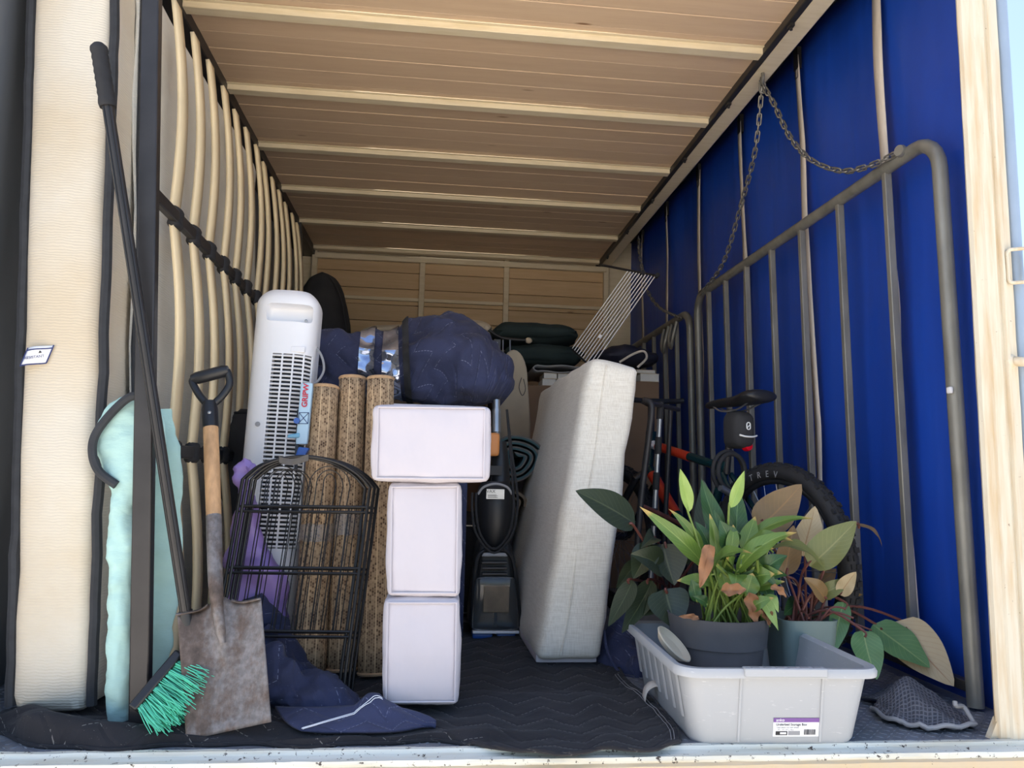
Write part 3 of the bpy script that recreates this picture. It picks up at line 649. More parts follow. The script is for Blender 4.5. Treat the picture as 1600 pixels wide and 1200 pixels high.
# ---- wire rack (folded arched panels)
rk = thing('wire_rack', 'black folding wire panels with an arched top leaning in front of the rugs', 'rack', base(535, 1115, .3))
def panel(dx, dY, first):
    def Q(px, py): f = (1120 - py) / 400; return P(px + dx, py + abs(dx) * .15, .30 + .13 * f + dY)
    arch = smooth([Q(386, 748), Q(412, 727), Q(450, 715), Q(490, 714), Q(530, 724), Q(560, 742), Q(578, 762)], 5)
    arch[0] = Q(386, 748)
    left = [Q(340, 1010), Q(352, 945), Q(366, 865), Q(386, 748)]
    right = [Q(578, 762), Q(568, 840), Q(556, 930), Q(541, 1040), Q(532, 1118)]
    obj('frame', G().tube(left[:-1] + arch + right[1:], .0048, 8), M_['blackwire'], rk)
    def side(y): # left and right x at this height
        l = 386 + (340 - 386) * (y - 748) / (1010 - 748); r_ = 578 + (532 - 578) * (y - 762) / (1118 - 762); return l, r_
    for y in (790, 886, 985):
        l, r_ = side(y); l = max(l, 350)
        obj('crossbar', G().tube([Q(l, y), Q(r_, y + 2)], .0036, 8), M_['blackwire'], rk)
        obj('crossbar', G().tube([Q(l, y + 8), Q(r_, y + 10)], .0028, 8), M_['blackwire'], rk)
    g = G()
    for k in range(1, 8):
        f = (k + .3 * math.sin(k * 5 + dx)) / 8; a = side(790); b = side(985); g.tube([Q(a[0] + (a[1] - a[0]) * f, 790), Q(b[0] + (b[1] - b[0]) * f, 987)], .0015, 5)
    for cx in ((440, 515) if first else (448,)):
        for r_ in ((10, 21, 32) if first else (26,)): g.tube([Q(cx - r_ - 4, 792)] + [Q(cx + r_ * math.cos(q_), 760 - (14 + r_ * .55) * math.sin(q_)) for q_ in [PI - PI * k / 12 for k in range(13)]] + [Q(cx + r_ - 6, 792)], .0016, 5)
    obj('wires', g, M_['blackwire'], rk, stuff=True)
for i, (dx, dY) in enumerate(((0, 0), (7, .02), (13, .04), (-7, .012))): panel(dx, dY, i == 0)
obj('wrap_tape', G().grid(lambda u, v: P(436 + 46 * u, 713 + 10 * v + 4 * math.sin(u * 4), .40 + .02 * v), 8, 3), M_['film'], rk)
# ---- purple bag
pb = thing('plastic_bag', 'purple plastic bag with a twisted neck beside the white tower fan', 'bag', base(400, 1010, .56))
obj('bag_body', G().loft([(P(384, 772, .5), .014, .014), (P(388, 800, .5), .034, .026), (P(392, 860, .52), .062, .045), (P(400, 940, .54), .09, .06), (P(402, 1050, .55), .10, .07)], 32, .03, 12, k=8), M_['purple'], pb)
obj('bag_neck', G().loft([(P(384, 775, .5), .014, .014), (P(380, 752, .49), .020, .012), (P(378, 736, .485), .024, .012), (P(386, 728, .485), .022, .012), (P(396, 742, .485), .012, .01)], 16, .012, 30, k=6), M_['purple'], pb)
# ---- dark sack behind the shovel shaft
ds = thing('dark_bag', 'dark charcoal sack between the bed slats and the tower fan', 'bag', base(386, 960, .98))
obj('sack_body', G().loft([(P(386, 640, .98), .03, .03), (P(384, 665, .98), .055, .06), (P(384, 720, .98), .068, .07), (P(384, 800, .98), .068, .08), (P(386, 900, .98), .066, .08), (base(388, 960, .98, .02), .06, .08)], 28, .03, 9, k=6), M_['charcoal'], ds)
obj('sack_tie', G().tube(ring_pts(P(385, 646, .98), .038, .034, .03, (1, 0, 0), (0, 1, 0), 6), .005, 6, closed=True), M_['rubber'], ds)
# ---- narrow packet and clip
pk = thing('tool_packet', 'narrow pale blue packet with red lettering wedged between fan and rug roll', 'packet', P(470, 695, .55))
c8 = corners((461, 694), (480, 694), (470, 598), (489, 598), .54, .565)
obj('card', G().softbox(c8, .005, 0, 5), M_['ltblue'], pk)
upv = (c8[4] - c8[0]); rv = (c8[1] - c8[0]); fc = (c8[0] + c8[1] + c8[4] + c8[5]) / 4
text('lettering', 'GRIPW', .0235, tmat(fc + upv * .29 + V((0, -.003, 0)), upv, -rv), M_['redink'], pk, bold=.025)
g = G(); ic = fc - upv * .08 + V((0, -.002, 0))
for a, b in (((-.4, -.09), (.4, -.09)), ((-.4, .09), (.4, .09)), ((-.4, -.09), (.4, .09)), ((-.4, .09), (.4, -.09)), ((-.4, -.09), (-.4, .09)), ((.4, -.09), (.4, .09))): g.tube([ic + rv * a[0] + upv * a[1], ic + rv * b[0] + upv * b[1]], .0009, 4)
obj('printed_icon', g, M_['navyink'], pk)
cl = thing('blue_clamp', 'blue plastic bar clamp poking up behind the wire rack arch', 'clamp', P(466, 730, .52))
obj('clamp_pad', G().softbox(corners((458, 722), (474, 716), (466, 698), (483, 700), .52, .55), .004, 0, 4), M_['bluepl'], cl)
obj('clamp_trigger', G().softbox(corners((448, 684), (468, 684), (450, 679), (468, 676), .535, .55), .003, 0, 4), M_['midblue'], cl)
obj('clamp_knob', G().lathe([(.0001, 0), (.009, 0), (.009, .02), (.0001, .02)], 12, frame(P(465, 658, .545), (0, -1, 0), (0, 0, 1))), M_['bluepl'], cl)
obj('clamp_bar', G().bar(P(462, 735, .54), P(467, 640, .572), .010, .006), M_['black'], cl)
# ---- white cushion stack
def pad(label, bl, br_, tl, tr, Y0, th, zlo=None, yt=None):
    c = corners(bl, br_, tl, tr, Y0, Y0 + th, yt=yt)
    if zlo is not None:
        for q_ in c[:4]: q_.z = zlo
    o = thing('foam_cushion', label, 'cushion', (c[0] + c[2]) / 2, 'white foam cushions in a stack')
    obj('cover', G().softbox(c, .016, .006, 14, .0035, 14, random.random() * 9), M_['pad'], o)
    for y in (.0, 1.0):
        ring = []
        for a, b, k in ((.03, .03, 0), (.97, .03, 1), (.97, .97, 2), (.03, .97, 3)): pass
        pts = []
        for i in range(48):
            t = i / 48 * 4; s_ = int(t); f = t - s_
            x, z = ((.05 + .9 * f, .035), (.95, .035 + .93 * f), (.95 - .9 * f, .965), (.05, .965 - .93 * f))[s_]
            pts.append(lerp3(c, x, y, z) + V((0, -.0035 if y == 0 else .0035, 0)))
        obj('piping', G().tube(pts, .0028, 6, closed=True), M_['pad'], o)
    return o
pad('white foam cushion lowest in the stack, standing on the black blanket', (596, 1122), (716, 1122), (600, 936), (719, 936), .20, .17, .035, .22)
pad('white foam cushion in the middle of the stack, between two others', (604, 933), (719, 933), (607, 755), (721, 754), .225, .17, None, .235)
pad('white foam cushion laid sideways on top of the white stack', (579, 751), (765, 753), (582, 632), (767, 634), .21, .19, None, .22)
# ---- blanket-wrapped bundle on a slatted bench
tb = thing('slatted_bench', 'white slatted bench top just showing behind the sisal rugs', 'bench', V((P(680, 640, 1.3).x, 1.45, 0)))
bx0, bx1 = P(596, 620, 1.2).x, P(728, 620, 1.2).x; bz = P(620, 632, 1.2).z
for k in range(4): obj('slat', G().box((bx0, 1.2 + .11 * k, bz - .02), (bx1, 1.28 + .11 * k, bz + .004)), M_['white'], tb, bev=.004)
obj('apron', G().box((bx0 + .02, 1.215, bz - .085), (bx1 - .02, 1.235, bz - .03)), M_['white'], tb, bev=.003)
for x in (bx0 + .03, bx1 - .03):
    for y in (1.23, 1.58): obj('leg', G().box((x - .02, y - .02, 0), (x + .02, y + .02, bz - .02)), M_['white'], tb, bev=.003)
bu = thing('wrapped_bundle', 'lumpy bundle wrapped in a navy moving blanket with shiny tape bands', 'bundle', P(660, 625, 1.4))
YB_ = 1.38
WR = [(470, 560, .05, .06), (492, 566, .12, .13), (530, 572, .150, .15), (575, 574, .146, .15), (610, 574, .148, .155), (650, 572, .175, .19), (695, 572, .206, .2), (728, 582, .190, .2), (762, 602, .13, .17), (790, 624, .04, .06)]
obj('blanket_wrap', G().loft([(P(x, y, YB_), a_, b_) for x, y, a_, b_ in WR], 72, .055, 6, k=14), M_['navyblanket'], bu)
def band(nm, xa, xb, grow, mt):
    st = []
    for k in range(4):
        x = xa + (xb - xa) * k / 3; i = max(j for j in range(len(WR) - 1) if WR[j][0] <= x); f = (x - WR[i][0]) / (WR[i + 1][0] - WR[i][0]); q_ = [WR[i][j] + (WR[i + 1][j] - WR[i][j]) * f for j in range(4)]
        st.append((P(x, q_[1], YB_), q_[2] + grow, q_[3] + grow))
    obj(nm, G().loft(st, 72, .055, 6, cap=False, k=3), mt, bu)
band('tape_band', 564, 588, .006, M_['tape']); band('tape_band', 600, 626, .006, M_['tape']); band('black_strap', 632, 642, .007, M_['charcoal'])
# navy drape added before the bench legs to make the gap there dark
hb = thing('shade_drape', 'dark navy drape added to stand for the shade behind the white cushion stack', 'blanket', V((P(700, 900, 1.15).x, 1.15, 0)))
hx0, hx1 = P(590, 800, 1.13).x, P(729, 800, 1.13).x
obj('cloth', G().grid(lambda u, v: (hx0 + (hx1 - hx0) * u, 1.12 + .02 * math.sin(u * 21) + .02 * fbm((u * 4, v * 2, 7)), .01 + (bz - .1) * v), 40, 14, uvs=(.5, .8)), M_['navyblanket'], hb, solid=.006)
obj('hem', G().tube([(hx0 + (hx1 - hx0) * k / 40, 1.12 + .02 * math.sin(k / 40 * 21) + .02 * fbm((k / 40 * 4, 0, 7)), .012) for k in range(41)], .006, 6), M_['navyblanket'], hb)
# ---- carpet washer
cw = thing('carpet_washer', 'black upright carpet washer with a silver tube handle and smoked tank', 'carpet cleaner', base(772, 990, 1.22, 0))
YW = 1.14
obj('handle_tube', G().tube([P(777, 762, YW + .04), P(776, 625, YW + .1)], .014, 14), M_['silver'], cw)
obj('tube_sleeve', G().tube([P(776, 676, YW + .07), P(776, 640, YW + .09)], .018, 14), M_['silver'], cw)
obj('orange_collar', G().softbox(corners((764, 712), (780, 712), (765, 676), (781, 677), YW, YW + .05), .008, .002, 5), M_['orange'], cw)
obj('neck', G().loft([(P(780, 690, YW + .08), .03, .03), (P(782, 730, YW + .07), .036, .04), (P(782, 765, YW + .06), .04, .05)], 18), M_['black'], cw)
tag_ = obj('warning_label', G().box((P(765, 742, YW).x, YW + .018, P(765, 742, YW).z), (P(785, 742, YW).x, YW + .022, P(785, 728, YW).z)), M_['blackink'], cw)
obj('motor_housing', G().loft([(P(774, 752, YW + .06), .055, .05), (P(774, 775, YW + .06), .078, .075), (P(774, 810, YW + .06), .08, .08), (P(772, 840, YW + .06), .066, .07), (P(772, 862, YW + .06), .03, .05)], 26), M_['black'], cw)
obj('grey_trim', G().tube(smooth([P(747, 772, YW - .005), P(756, 761, YW - .015), P(774, 756, YW - .018), P(792, 761, YW - .015), P(800, 772, YW - .005)], 6), .005, 8), M_['greyink'], cw)
lp = P(774, 772, YW - .022); lbl = obj('rating_plate', G().box((lp.x - .035, lp.y - .003, lp.z - .019), (lp.x + .035, lp.y + .002, lp.z + .019)), M_['silver'], cw, sm=False)
text('plate_lettering', 'VAX', .018, tmat(lp + V((-.018, -.0045, .010)), (1, 0, 0), (0, 0, 1)), M_['blackink'], lbl)
g = G()
for k in range(4): g.box((lp.x - .03, lp.y - .0036, lp.z - .004 - .0035 * k), (lp.x + .004 + .006 * (k % 2), lp.y - .0031, lp.z - .0025 - .0035 * k))
obj('plate_fine_print', g, M_['blackink'], lbl, sm=False, stuff=True)
for e in (0, 6): obj('power_cord', G().tube(smooth([P(744 - e, 770, YW - .02), P(744 - e, 800, YW - .035), P(751 - e, 836, YW - .04), P(772, 858 + e, YW - .04), P(794 + e, 836, YW - .04), P(802 + e, 800, YW - .035), P(802 + e, 768, YW - .02), P(797 + e * .3, 700, YW + .03), P(792, 640, YW + .06)], 6), .005, 8), M_['rubber'], cw)
c = corners((731, 985), (817, 985), (748, 846), (800, 846), YW - .02, YW + .2, yt=YW + .02)
obj('base_body', G().softbox(c, .03, .004, 12), M_['black'], cw)
yw2 = YW - .035
obj('arch_trim', G().tube(smooth([P(738, 978, yw2), P(742, 900, yw2 + .01), P(750, 866, yw2 + .02), P(774, 858, yw2 + .02), P(797, 866, yw2 + .02), P(806, 900, yw2 + .01), P(813, 978, yw2)], 6), .008, 8), M_['black'], cw)
for k in range(3): obj('vent_louvre', G().softbox(corners((753, 882 + 9 * k), (793, 882 + 9 * k), (753, 877 + 9 * k), (793, 877 + 9 * k), yw2 - .004, yw2 + .02), .004, 0, 3), M_['dark'], cw)
obj('latch', G().softbox(corners((752, 870), (794, 870), (756, 864), (790, 864), yw2 - .008, yw2 + .02), .005, 0, 4), M_['greyink'], cw)
obj('filter', G().box((P(754, 955, yw2).x, yw2 - .029, P(754, 955, yw2).z), (P(794, 955, yw2).x, yw2 - .02, P(754, 914, yw2).z)), M_['beige'], cw, bev=.003)
obj('tank_window', G().softbox(corners((737, 984), (811, 984), (744, 903), (804, 903), yw2 - .022, yw2 - .012), .008, .004, 8), M_['smoked'], cw)
obj('tank_stem', G().tube([P(774, 978, yw2 - .005), P(774, 925, yw2 - .005)], .006, 8), M_['greyink'], cw)
obj('bottom_strip', G().box((P(738, 988, yw2).x, yw2 - .026, P(738, 988, yw2).z), (P(810, 988, yw2).x, yw2 + .0, P(738, 984, yw2).z)), M_['white'], cw, bev=.002)
for a, b in ((738, 770), (776, 806)): obj('brush_shoe', G().softbox(corners((a, 999), (b, 999), (a, 989), (b, 989), yw2 - .01, yw2 + .08), .008, 0, 4), M_['bluepl'], cw)
obj('wheel', G().lathe([(.0001, -.014), (.022, -.014), (.027, -.006), (.027, .006), (.022, .014), (.0001, .014)], 20, frame(P(819, 962, YW + .02), (1, 0, 0), (0, 1, 0))), M_['white'], cw)
# ---- carpet rolls end-on
def spiral(name, label, c, r0, turns, pitch, flat, th, y1, mo, grp=None, mo2=None):
    o = thing(name, label, 'carpet', c - V((0, 0, r0 * flat)), grp)
    n = int(turns * 40); L = y1 - c.y
    def pt(k, off): a = 2 * PI * turns * k / n; r = r0 - pitch * turns * k / n + off; return V((r * math.cos(a - .4), 0, r * flat * math.sin(a - .4) + .01 * math.cos(2 * a)))
    def sheet(nm, o0, o1, mt):
        g = G(); vs = []; fs = []; uv = []
        for k in range(n + 1):
            for y, off in ((0, o0), (0, o1), (L, o1), (L, o0)): vs.append(c + pt(k, off) + V((0, y + (.012 * math.sin(k * .2) if y else 0), 0)))
        for k in range(n):
            for e in range(4): f = (e + 1) % 4; fs.append((k * 4 + e, k * 4 + f, k * 4 + 4 + f, k * 4 + 4 + e))
        fs += [(0, 1, 2, 3), tuple(n * 4 + e for e in (3, 2, 1, 0))]
        obj(nm, g.add(vs, fs), mt, o, ang=50)
    sheet('pile', 0, -th * .45, mo); sheet('backing', -th * .45, -th, mo2 or mo)
    return o
cr = spiral('carpet_roll', 'grey carpet rolled up showing teal backing in a spiral end', P(809, 716, 1.5), .128, 3.4, .028, .92, .017, 2.9, M_['greypile'], None, M_['teal'])
spiral('carpet_roll', 'small beige underlay roll tucked below the teal-backed carpet roll', P(797, 786, 1.5), .078, 2.2, .028, .95, .014, 2.6, M_['beige'])
sc = thing('suitcase', 'black fabric case in shadow below the carpet rolls', 'suitcase', V((.315, 2.06, 0)))
cz = P(806, 812, 1.5).z
obj('shell', G().softbox([V((x, y, z)) for z in (.004, cz - .02) for x, y in ((.20, 1.52), (.43, 1.52), (.43, 2.6), (.20, 2.6))], .04, .01, 8), M_['charcoal'], sc)
obj('zip', G().tube(ring_pts((.315, 1.512, cz / 2), .115, cz / 2 - .03, .03, (1, 0, 0), (0, 0, 1)), .003, 6, closed=True), M_['silver'], sc)
# ---- big cream cushion
d = V((-.02, 1.12, 0)); a = [P(836, 1040, .66), P(940, 1046, .66), P(921, 556, .80), P(1001, 572, .80)]
a[0].z = a[1].z = .03
c8 = [a[0], a[1], a[1] + d, a[0] + d, a[2], a[3], a[3] + d, a[2] + d]
cc = thing('sofa_cushion', 'large cream linen sofa cushion standing on edge and tilting right', 'cushion', (c8[0] + c8[2]) / 2)
obj('linen_cover', G().softbox(c8, .035, .012, 18, .010, 5), M_['linen'], cc)
obj('seam', G().tube([lerp3(c8, .36 + .02 * math.sin(k * .3), -.004, .02 + .96 * k / 40) + V((0, -.011 * (1 - (2 * k / 40 - 1) ** 2), 0)) for k in range(41)], .0022, 6), M_['linen'], cc)
obj('lining', G().softbox([p.lerp((c8[0] + c8[2]) / 2, .06) + V((0, 0, dz)) for dz in (-.012, .02) for p in c8[:4]], .008, 0, 6), M_['pad'], cc)
# ================================================================== right side gates and chains
def GX(z): return 1.634 - .03 * z / 1.7
def gate(label, y0, y1, zt, bars, r, lower):
    o = thing('steel_gate', label, 'gate', (GX(0), y0, 0))
    def q_(y, z): return V((GX(z), y, z))
    R = .11; pts = [q_(y0, .01), q_(y0, .5), q_(y0, 1.0), q_(y0, zt - R)]
    pts += [q_(y0 + R - R * math.cos(a), zt - R + R * math.sin(a)) for a in [PI / 2 * k / 6 for k in range(1, 7)]]
    pts += [q_(y0 + (y1 - y0) * f, zt) for f in (.25, .5, .75)]
    pts += [q_(y1 - R + R * math.sin(a), zt - R + R * math.cos(a)) for a in [PI / 2 * k / 6 for k in range(0, 7)]]
    pts += [q_(y1, 1.0), q_(y1, .01)]
    obj('hoop_frame', G().tube(pts, r, 12), M_['galv'], o)
    for y in bars: obj('upright', G().bar(q_(y, lower), q_(y, zt - .008), .026, .022), M_['galv'], o, bev=.003)
    obj('bottom_rail', G().bar(q_(y0, lower), q_(y1, lower), .03, .03, (1, 0, 0)), M_['dark'], o, bev=.003)
    return o
g1 = gate('long galvanised steel gate against the blue curtain nearest the opening', .235, 2.36, 1.70, [.50, .80, 1.10, 1.38, 1.66, 1.93, 2.18], .0225, .06)
obj('paint_fleck', G().softbox([PX(1493, 610, 1.612) + V((-.018 + .005 * x, .02 * y, .02 * z)) for z in (-.5, .5) for x, y in ((-1, -.5), (1, -.5), (1, .5), (-1, .5))], .004, 0, 3), M_['white'], g1)
g2 = gate('second steel gate deeper along the blue curtain behind the bicycle', 2.50, 4.12, 1.64, [2.75, 3.0, 3.25, 3.5, 3.75, 3.95], .022, .06)
for k, y in enumerate((2.62, 2.78)):
    obj('hook_plate', G().tube(smooth([V((1.60, y + .1, 1.63)), V((1.575, y + .11, 1.52)), V((1.575, y + .15, 1.46)), V((1.575, y + .19, 1.52)), V((1.60, y + .2, 1.63))], 4), .012, 8), M_['galv'], g2)
lk_m = G().tube([V((.0065 * math.cos(a) + 0, 0, .0115 * (1 if math.sin(a) >= 0 else -1) + .0065 * math.sin(a))) for a in [2 * PI * (k + .5) / 12 for k in range(12)]], .0027, 6, closed=True).xf(Matrix.Diagonal((1.35, 1.35, 1.45, 1))).mesh('link'); lk_m.shade_smooth(); lk_m.materials.append(M_['chain'])
def chain(label, pts, eye=None):
    pts = smooth(pts, 40); o = thing('chain', label, 'chain', pts[0])
    step = .0365; acc = 0; k = 0; nxt = 0
    for a, b in zip(pts[:-1], pts[1:]):
        L = (b - a).length
        while nxt <= acc + L and L > 0:
            p = a.lerp(b, (nxt - acc) / L); M = frame(p, b - a, (1, 0, 0)) @ Matrix.Rotation(PI / 2 * (k % 2) + .5, 4, 'Z')
            c = link('link', lk_m, None, o); c.location = p - V(o.location); c.rotation_euler = M.to_euler(); k += 1; nxt += step
        acc += L
    return o
eye = V((1.462, 1.137, 2.372)); e2 = PX(1408, 236, 1.58); e3 = PX(1095, 460, 1.59)
ch1 = chain('steel chain sagging from the rail eye to the front corner of the gate', [eye + V((0, 0, -.03)), PX(1208, 160, 1.49), PX(1235, 215, 1.51), PX(1268, 250, 1.53), PX(1315, 267, 1.55), PX(1362, 258, 1.565), e2])
obj('eye_ring', G().tube(ring_pts(eye, .024, .024, .0239, (.3, .95, 0), (0, 0, 1), 6), .007, 8, closed=True).tube([eye + V((0, 0, .02)), eye + V((.01, 0, .045))], .008, 8), M_['chain'], ch1)
obj('shackle', G().tube(ring_pts(eye + V((0, 0, -.04)), .012, .026, .0119, (1, 0, 0), (0, 0, 1), 5), .005, 8, closed=True), M_['chain'], ch1)
obj('end_bolt', G().lathe([(.0001, -.012), (.018, -.012), (.02, 0), (.018, .012), (.0001, .012)], 12, frame(e2, (-1, -.3, 0), (0, 0, 1))), M_['galv'], ch1)
ch2 = chain('steel chain running from the rail eye down to the rear of the gate', [eye + V((0, .01, -.06)), PX(1180, 235, 1.485), PX(1158, 320, 1.53), PX(1130, 410, 1.57), e3])
e4 = PZ(998, 372, 2.388); e5 = PX(1062, 496, 1.58)
ch3 = chain('thin far chain hanging near the white clothes airer', [e4, PX(1000, 400, 1.485), PX(1010, 450, 1.51), PX(1030, 480, 1.55), e5])
# ================================================================== bicycle
RW = V((1.295, .73, .345)); fw = V((-.28, .96, 0)).normalized(); sd = V((fw.y, -fw.x, 0)); Z = V((0, 0, 1))
bk = thing('bicycle', 'dark teal mountain bike with orange-red decals parked behind the potted plants', 'bicycle', (RW.x, RW.y, 0))
def B(f, z, s_=0): return V((RW.x, RW.y, 0)) + fw * f + Z * z + sd * s_
def wheel(cf):
    c = B(cf, .345); circ = lambda r, n=64: [c + fw * r * math.cos(2 * PI * k / n) + Z * r * math.sin(2 * PI * k / n) for k in range(n)]
    ty = obj('tyre', G().tube(circ(.316), .029, 12, closed=True), M_['rubber'], bk)
    g = G()
    for k in range(84):
        a = 2 * PI * k / 84; rd = fw * math.cos(a) + Z * math.sin(a); tg_ = fw * -math.sin(a) + Z * math.cos(a)
        for s_ in (-.016, 0, .016):
            b = c + rd * (.343 - abs(s_) * .35) + sd * (s_ + (.004 if k % 2 else -.004)); M = frame(b - rd * .003, rd, sd)
            g.box((-.008, -.005, 0), (.008, .005, .008), M)
    obj('tread_knobs', g, M_['rubber'], ty, sm=False, stuff=True)
    obj('rim', G().tube(circ(.283), .012, 10, closed=True), M_['black'], bk)
    obj('hub', G().tube([c - sd * .05, c + sd * .05], .02, 14), M_['dark'], bk)
    for k in range(28):
        a = 2 * PI * k / 28; e = c + fw * .275 * math.cos(a) + Z * .275 * math.sin(a); h = c + sd * (.03 if k % 2 else -.03) + fw * .018 * math.cos(a + 1.2) + Z * .018 * math.sin(a + 1.2)
        obj('spoke', G().tube([h, e], .0012, 4), M_['silver'], bk)
    return ty
ty = wheel(0); wheel(1.10)
# sidewall lettering follows the tyre
for k, chs in enumerate('TREV'):
    a = math.radians(72 + 8 * k); rd = fw * math.cos(a) + Z * math.sin(a)
    p = B(0, .345) + rd * .305 - sd * .0285
    text('sidewall_letter', chs, .032, tmat(p - sd * .001, Z * math.cos(a) - fw * math.sin(a), rd), M_['greyink'], ty)
BBk = B(.43, .31); ST = B(.27, .70); HT = B(.80, .80); HB = B(.83, .68)
obj('seat_tube', G().tube([BBk, ST], .018, 12), M_['bikegreen'], bk)
obj('top_tube', G().tube([ST - Z * .03, HT - Z * .02], .019, 12), M_['bikegreen'], bk)
obj('top_tube_decal', G().tube([ST.lerp(HT, .45) - Z * .026, ST.lerp(HT, .9) - Z * .021], .0202, 12), M_['red'], bk)
obj('top_tube_band', G().tube([ST.lerp(HT, .9) - Z * .021, ST.lerp(HT, .97) - Z * .020], .0203, 12), M_['white'], bk)
obj('down_tube', G().tube([BBk, HB], .024, 12), M_['bikegreen'], bk)
obj('down_tube_decal', G().tube([BBk.lerp(HB, .45), BBk.lerp(HB, .9)], .0253, 12), M_['red'], bk)
obj('head_tube', G().tube([HB - Z * .03, HT + Z * .04], .024, 12), M_['bikegreen'], bk)
for s_ in (-1, 1):
    obj('seat_stay', G().tube([B(0, .345, .06 * s_), ST - Z * .05 + sd * .02 * s_], .010, 8), M_['bikegreen'], bk)
    obj('chain_stay', G().tube([B(0, .345, .06 * s_), BBk + sd * .03 * s_], .011, 8), M_['bikegreen'], bk)
    obj('fork_leg', G().tube([B(1.10, .345, .06 * s_), HB + sd * .06 * s_ - Z * .05, HB + sd * .02 * s_ - Z * .03], .016, 10), M_['black'], bk)
obj('seat_post', G().tube([ST - Z * .05, B(.235, .90)], .0135, 12), M_['dark'], bk)
SZ = P(1145, 628, RW.y + .22).z
obj('saddle', G().loft([(B(.385, SZ - .006), .010, .006), (B(.37, SZ - .003), .018, .014), (B(.30, SZ), .023, .018), (B(.21, SZ), .036, .020), (B(.13, SZ + .004), .064, .024), (B(.09, SZ + .008), .074, .026), (B(.055, SZ + .008), .062, .022), (B(.045, SZ + .006), .03, .01)], 20, depth=(0, 0, 1)), M_['black'], bk)
for s_ in (-1, 1): obj('saddle_rail', G().tube(smooth([B(.33, SZ - .012, .012 * s_), B(.27, SZ - .035, .02 * s_), B(.18, SZ - .035, .022 * s_), B(.10, SZ - .012, .03 * s_)], 4), .0035, 6), M_['silver'], bk)
bgc = B(.20, SZ - .12)
def bc(f, s_, z): return bgc + fw * f + sd * s_ + Z * z
bag = obj('saddle_bag', G().softbox([bc(f, s_, z) for z in (-.055, .075) for f, s_ in ((-.055, -.045), (-.055, .045), (.06, .03), (.06, -.03))], .028, .006, 8), M_['charcoal'], bk)
obj('reflective_strip', G().tube(smooth([bc(-.058, -.040, -.012), bc(-.064, -.02, -.017), bc(-.066, 0, -.018), bc(-.064, .02, -.017), bc(-.058, .040, -.012)], 4), .0035, 8), M_['reflect'], bag)
g = G().tube(ring_pts(bc(-.066, -.004, .022), .008, .013, .0079, sd, Z, 5), .0022, 6, closed=True).tube([bc(-.067, -.010, .016), bc(-.067, .003, .028)], .002, 6)
obj('emblem', g, M_['reflect'], bag)
obj('rear_light', G().lathe([(.0001, .012), (.016, .010), (.02, 0), (.02, -.012)], 14, frame(P(1168, 697, RW.y + .17), -fw, Z)), M_['redlens'], bk)
obj('light_clamp', G().tube([P(1168, 697, RW.y + .18), B(.235, P(1150, 690, RW.y + .2).z)], .007, 8), M_['black'], bk)
HBZ = .985
obj('stem', G().tube([HT + Z * .03, B(.80, HBZ - .03), B(.87, HBZ)], .016, 10), M_['black'], bk)
obj('handlebar', G().tube(smooth([B(.84, HBZ + .01, -.24), B(.86, HBZ + .005, -.15), B(.87, HBZ, 0), B(.86, HBZ + .005, .16), B(.85, HBZ + .01, .21)], 5), .0125, 10), M_['black'], bk)
obj('grip', G().tube([B(.84, HBZ + .01, -.25), B(.85, HBZ + .008, -.16)], .017, 12), M_['rubber'], bk)
obj('brake_lever', G().tube(smooth([B(.87, HBZ, -.2), B(.93, HBZ - .03, -.22), B(.92, HBZ - .05, -.27)], 4), .006, 8), M_['black'], bk)
obj('crank', G().bar(BBk - sd * .06, B(.43, .14, -.06), .02, .012), M_['dark'], bk)
obj('chainring', G().lathe([(.06, -.002), (.085, -.002), (.085, .002), (.06, .002), (.06, -.002)], 28, frame(BBk + sd * .05, sd, Z)), M_['silver'], bk)
ckc = P(1138, 737, RW.y + .12)
ck_ = thing('cable_lock', 'coiled black cable lock hanging below the bicycle saddle bag', 'lock', ckc - Z * .08)
for r, o_ in ((.068, 0), (.060, .02)): obj('cable_coil', G().tube([ckc - fw * o_ + sd * r * math.cos(2 * PI * k / 40) + Z * r * 1.08 * math.sin(2 * PI * k / 40) for k in range(40)], .0085, 10, closed=True), M_['rubber'], ck_)
obj('lock_barrel', G().tube([ckc - fw * .02 + sd * -.052 - Z * .058, ckc - fw * .02 + sd * -.004 - Z * .078], .013, 12), M_['silver'], ck_)
# ---- black tubular folding frame beside the cushion
ff = thing('folding_frame', 'black tubular folding frame standing between the cream cushion and bicycle', 'frame', base(1000, 930, 1.05, 0))
def tb2(name, pts, r, mt): return obj(name, G().tube(smooth(pts, 6), r, 10), mt, ff)
tb2('front_tube', [base(986, 930, 1.0, .01), P(1000, 800, 1.0), P(1014, 680, 1.0), P(1018, 634, 1.0), P(1006, 625, 1.02)], .0125, M_['dark'])
sa, sb = P(1012, 930, 1.12), P(1032, 632, 1.12); sa.z = .01
tb2('rear_tube', [sa, sb], .011, M_['silver'])
for k in range(6): obj('foam_sleeve', G().tube([sa.lerp(sb, .16 + .155 * k), sa.lerp(sb, .16 + .155 * k + .075)], .0145, 10), M_['rubber'], ff)
tb2('cross_tube', [P(1006, 628, 1.02), P(1034, 634, 1.12), P(1060, 640, 1.25)], .010, M_['dark'])
tb2('brace_tube', [P(1002, 790, 1.0), P(1050, 812, 1.1), P(1100, 840, 1.2)], .009, M_['redstem'])
tb2('back_tube', [base(1030, 930, 1.3, .01), P(1040, 800, 1.3), P(1048, 640, 1.3)], .011, M_['dark'])
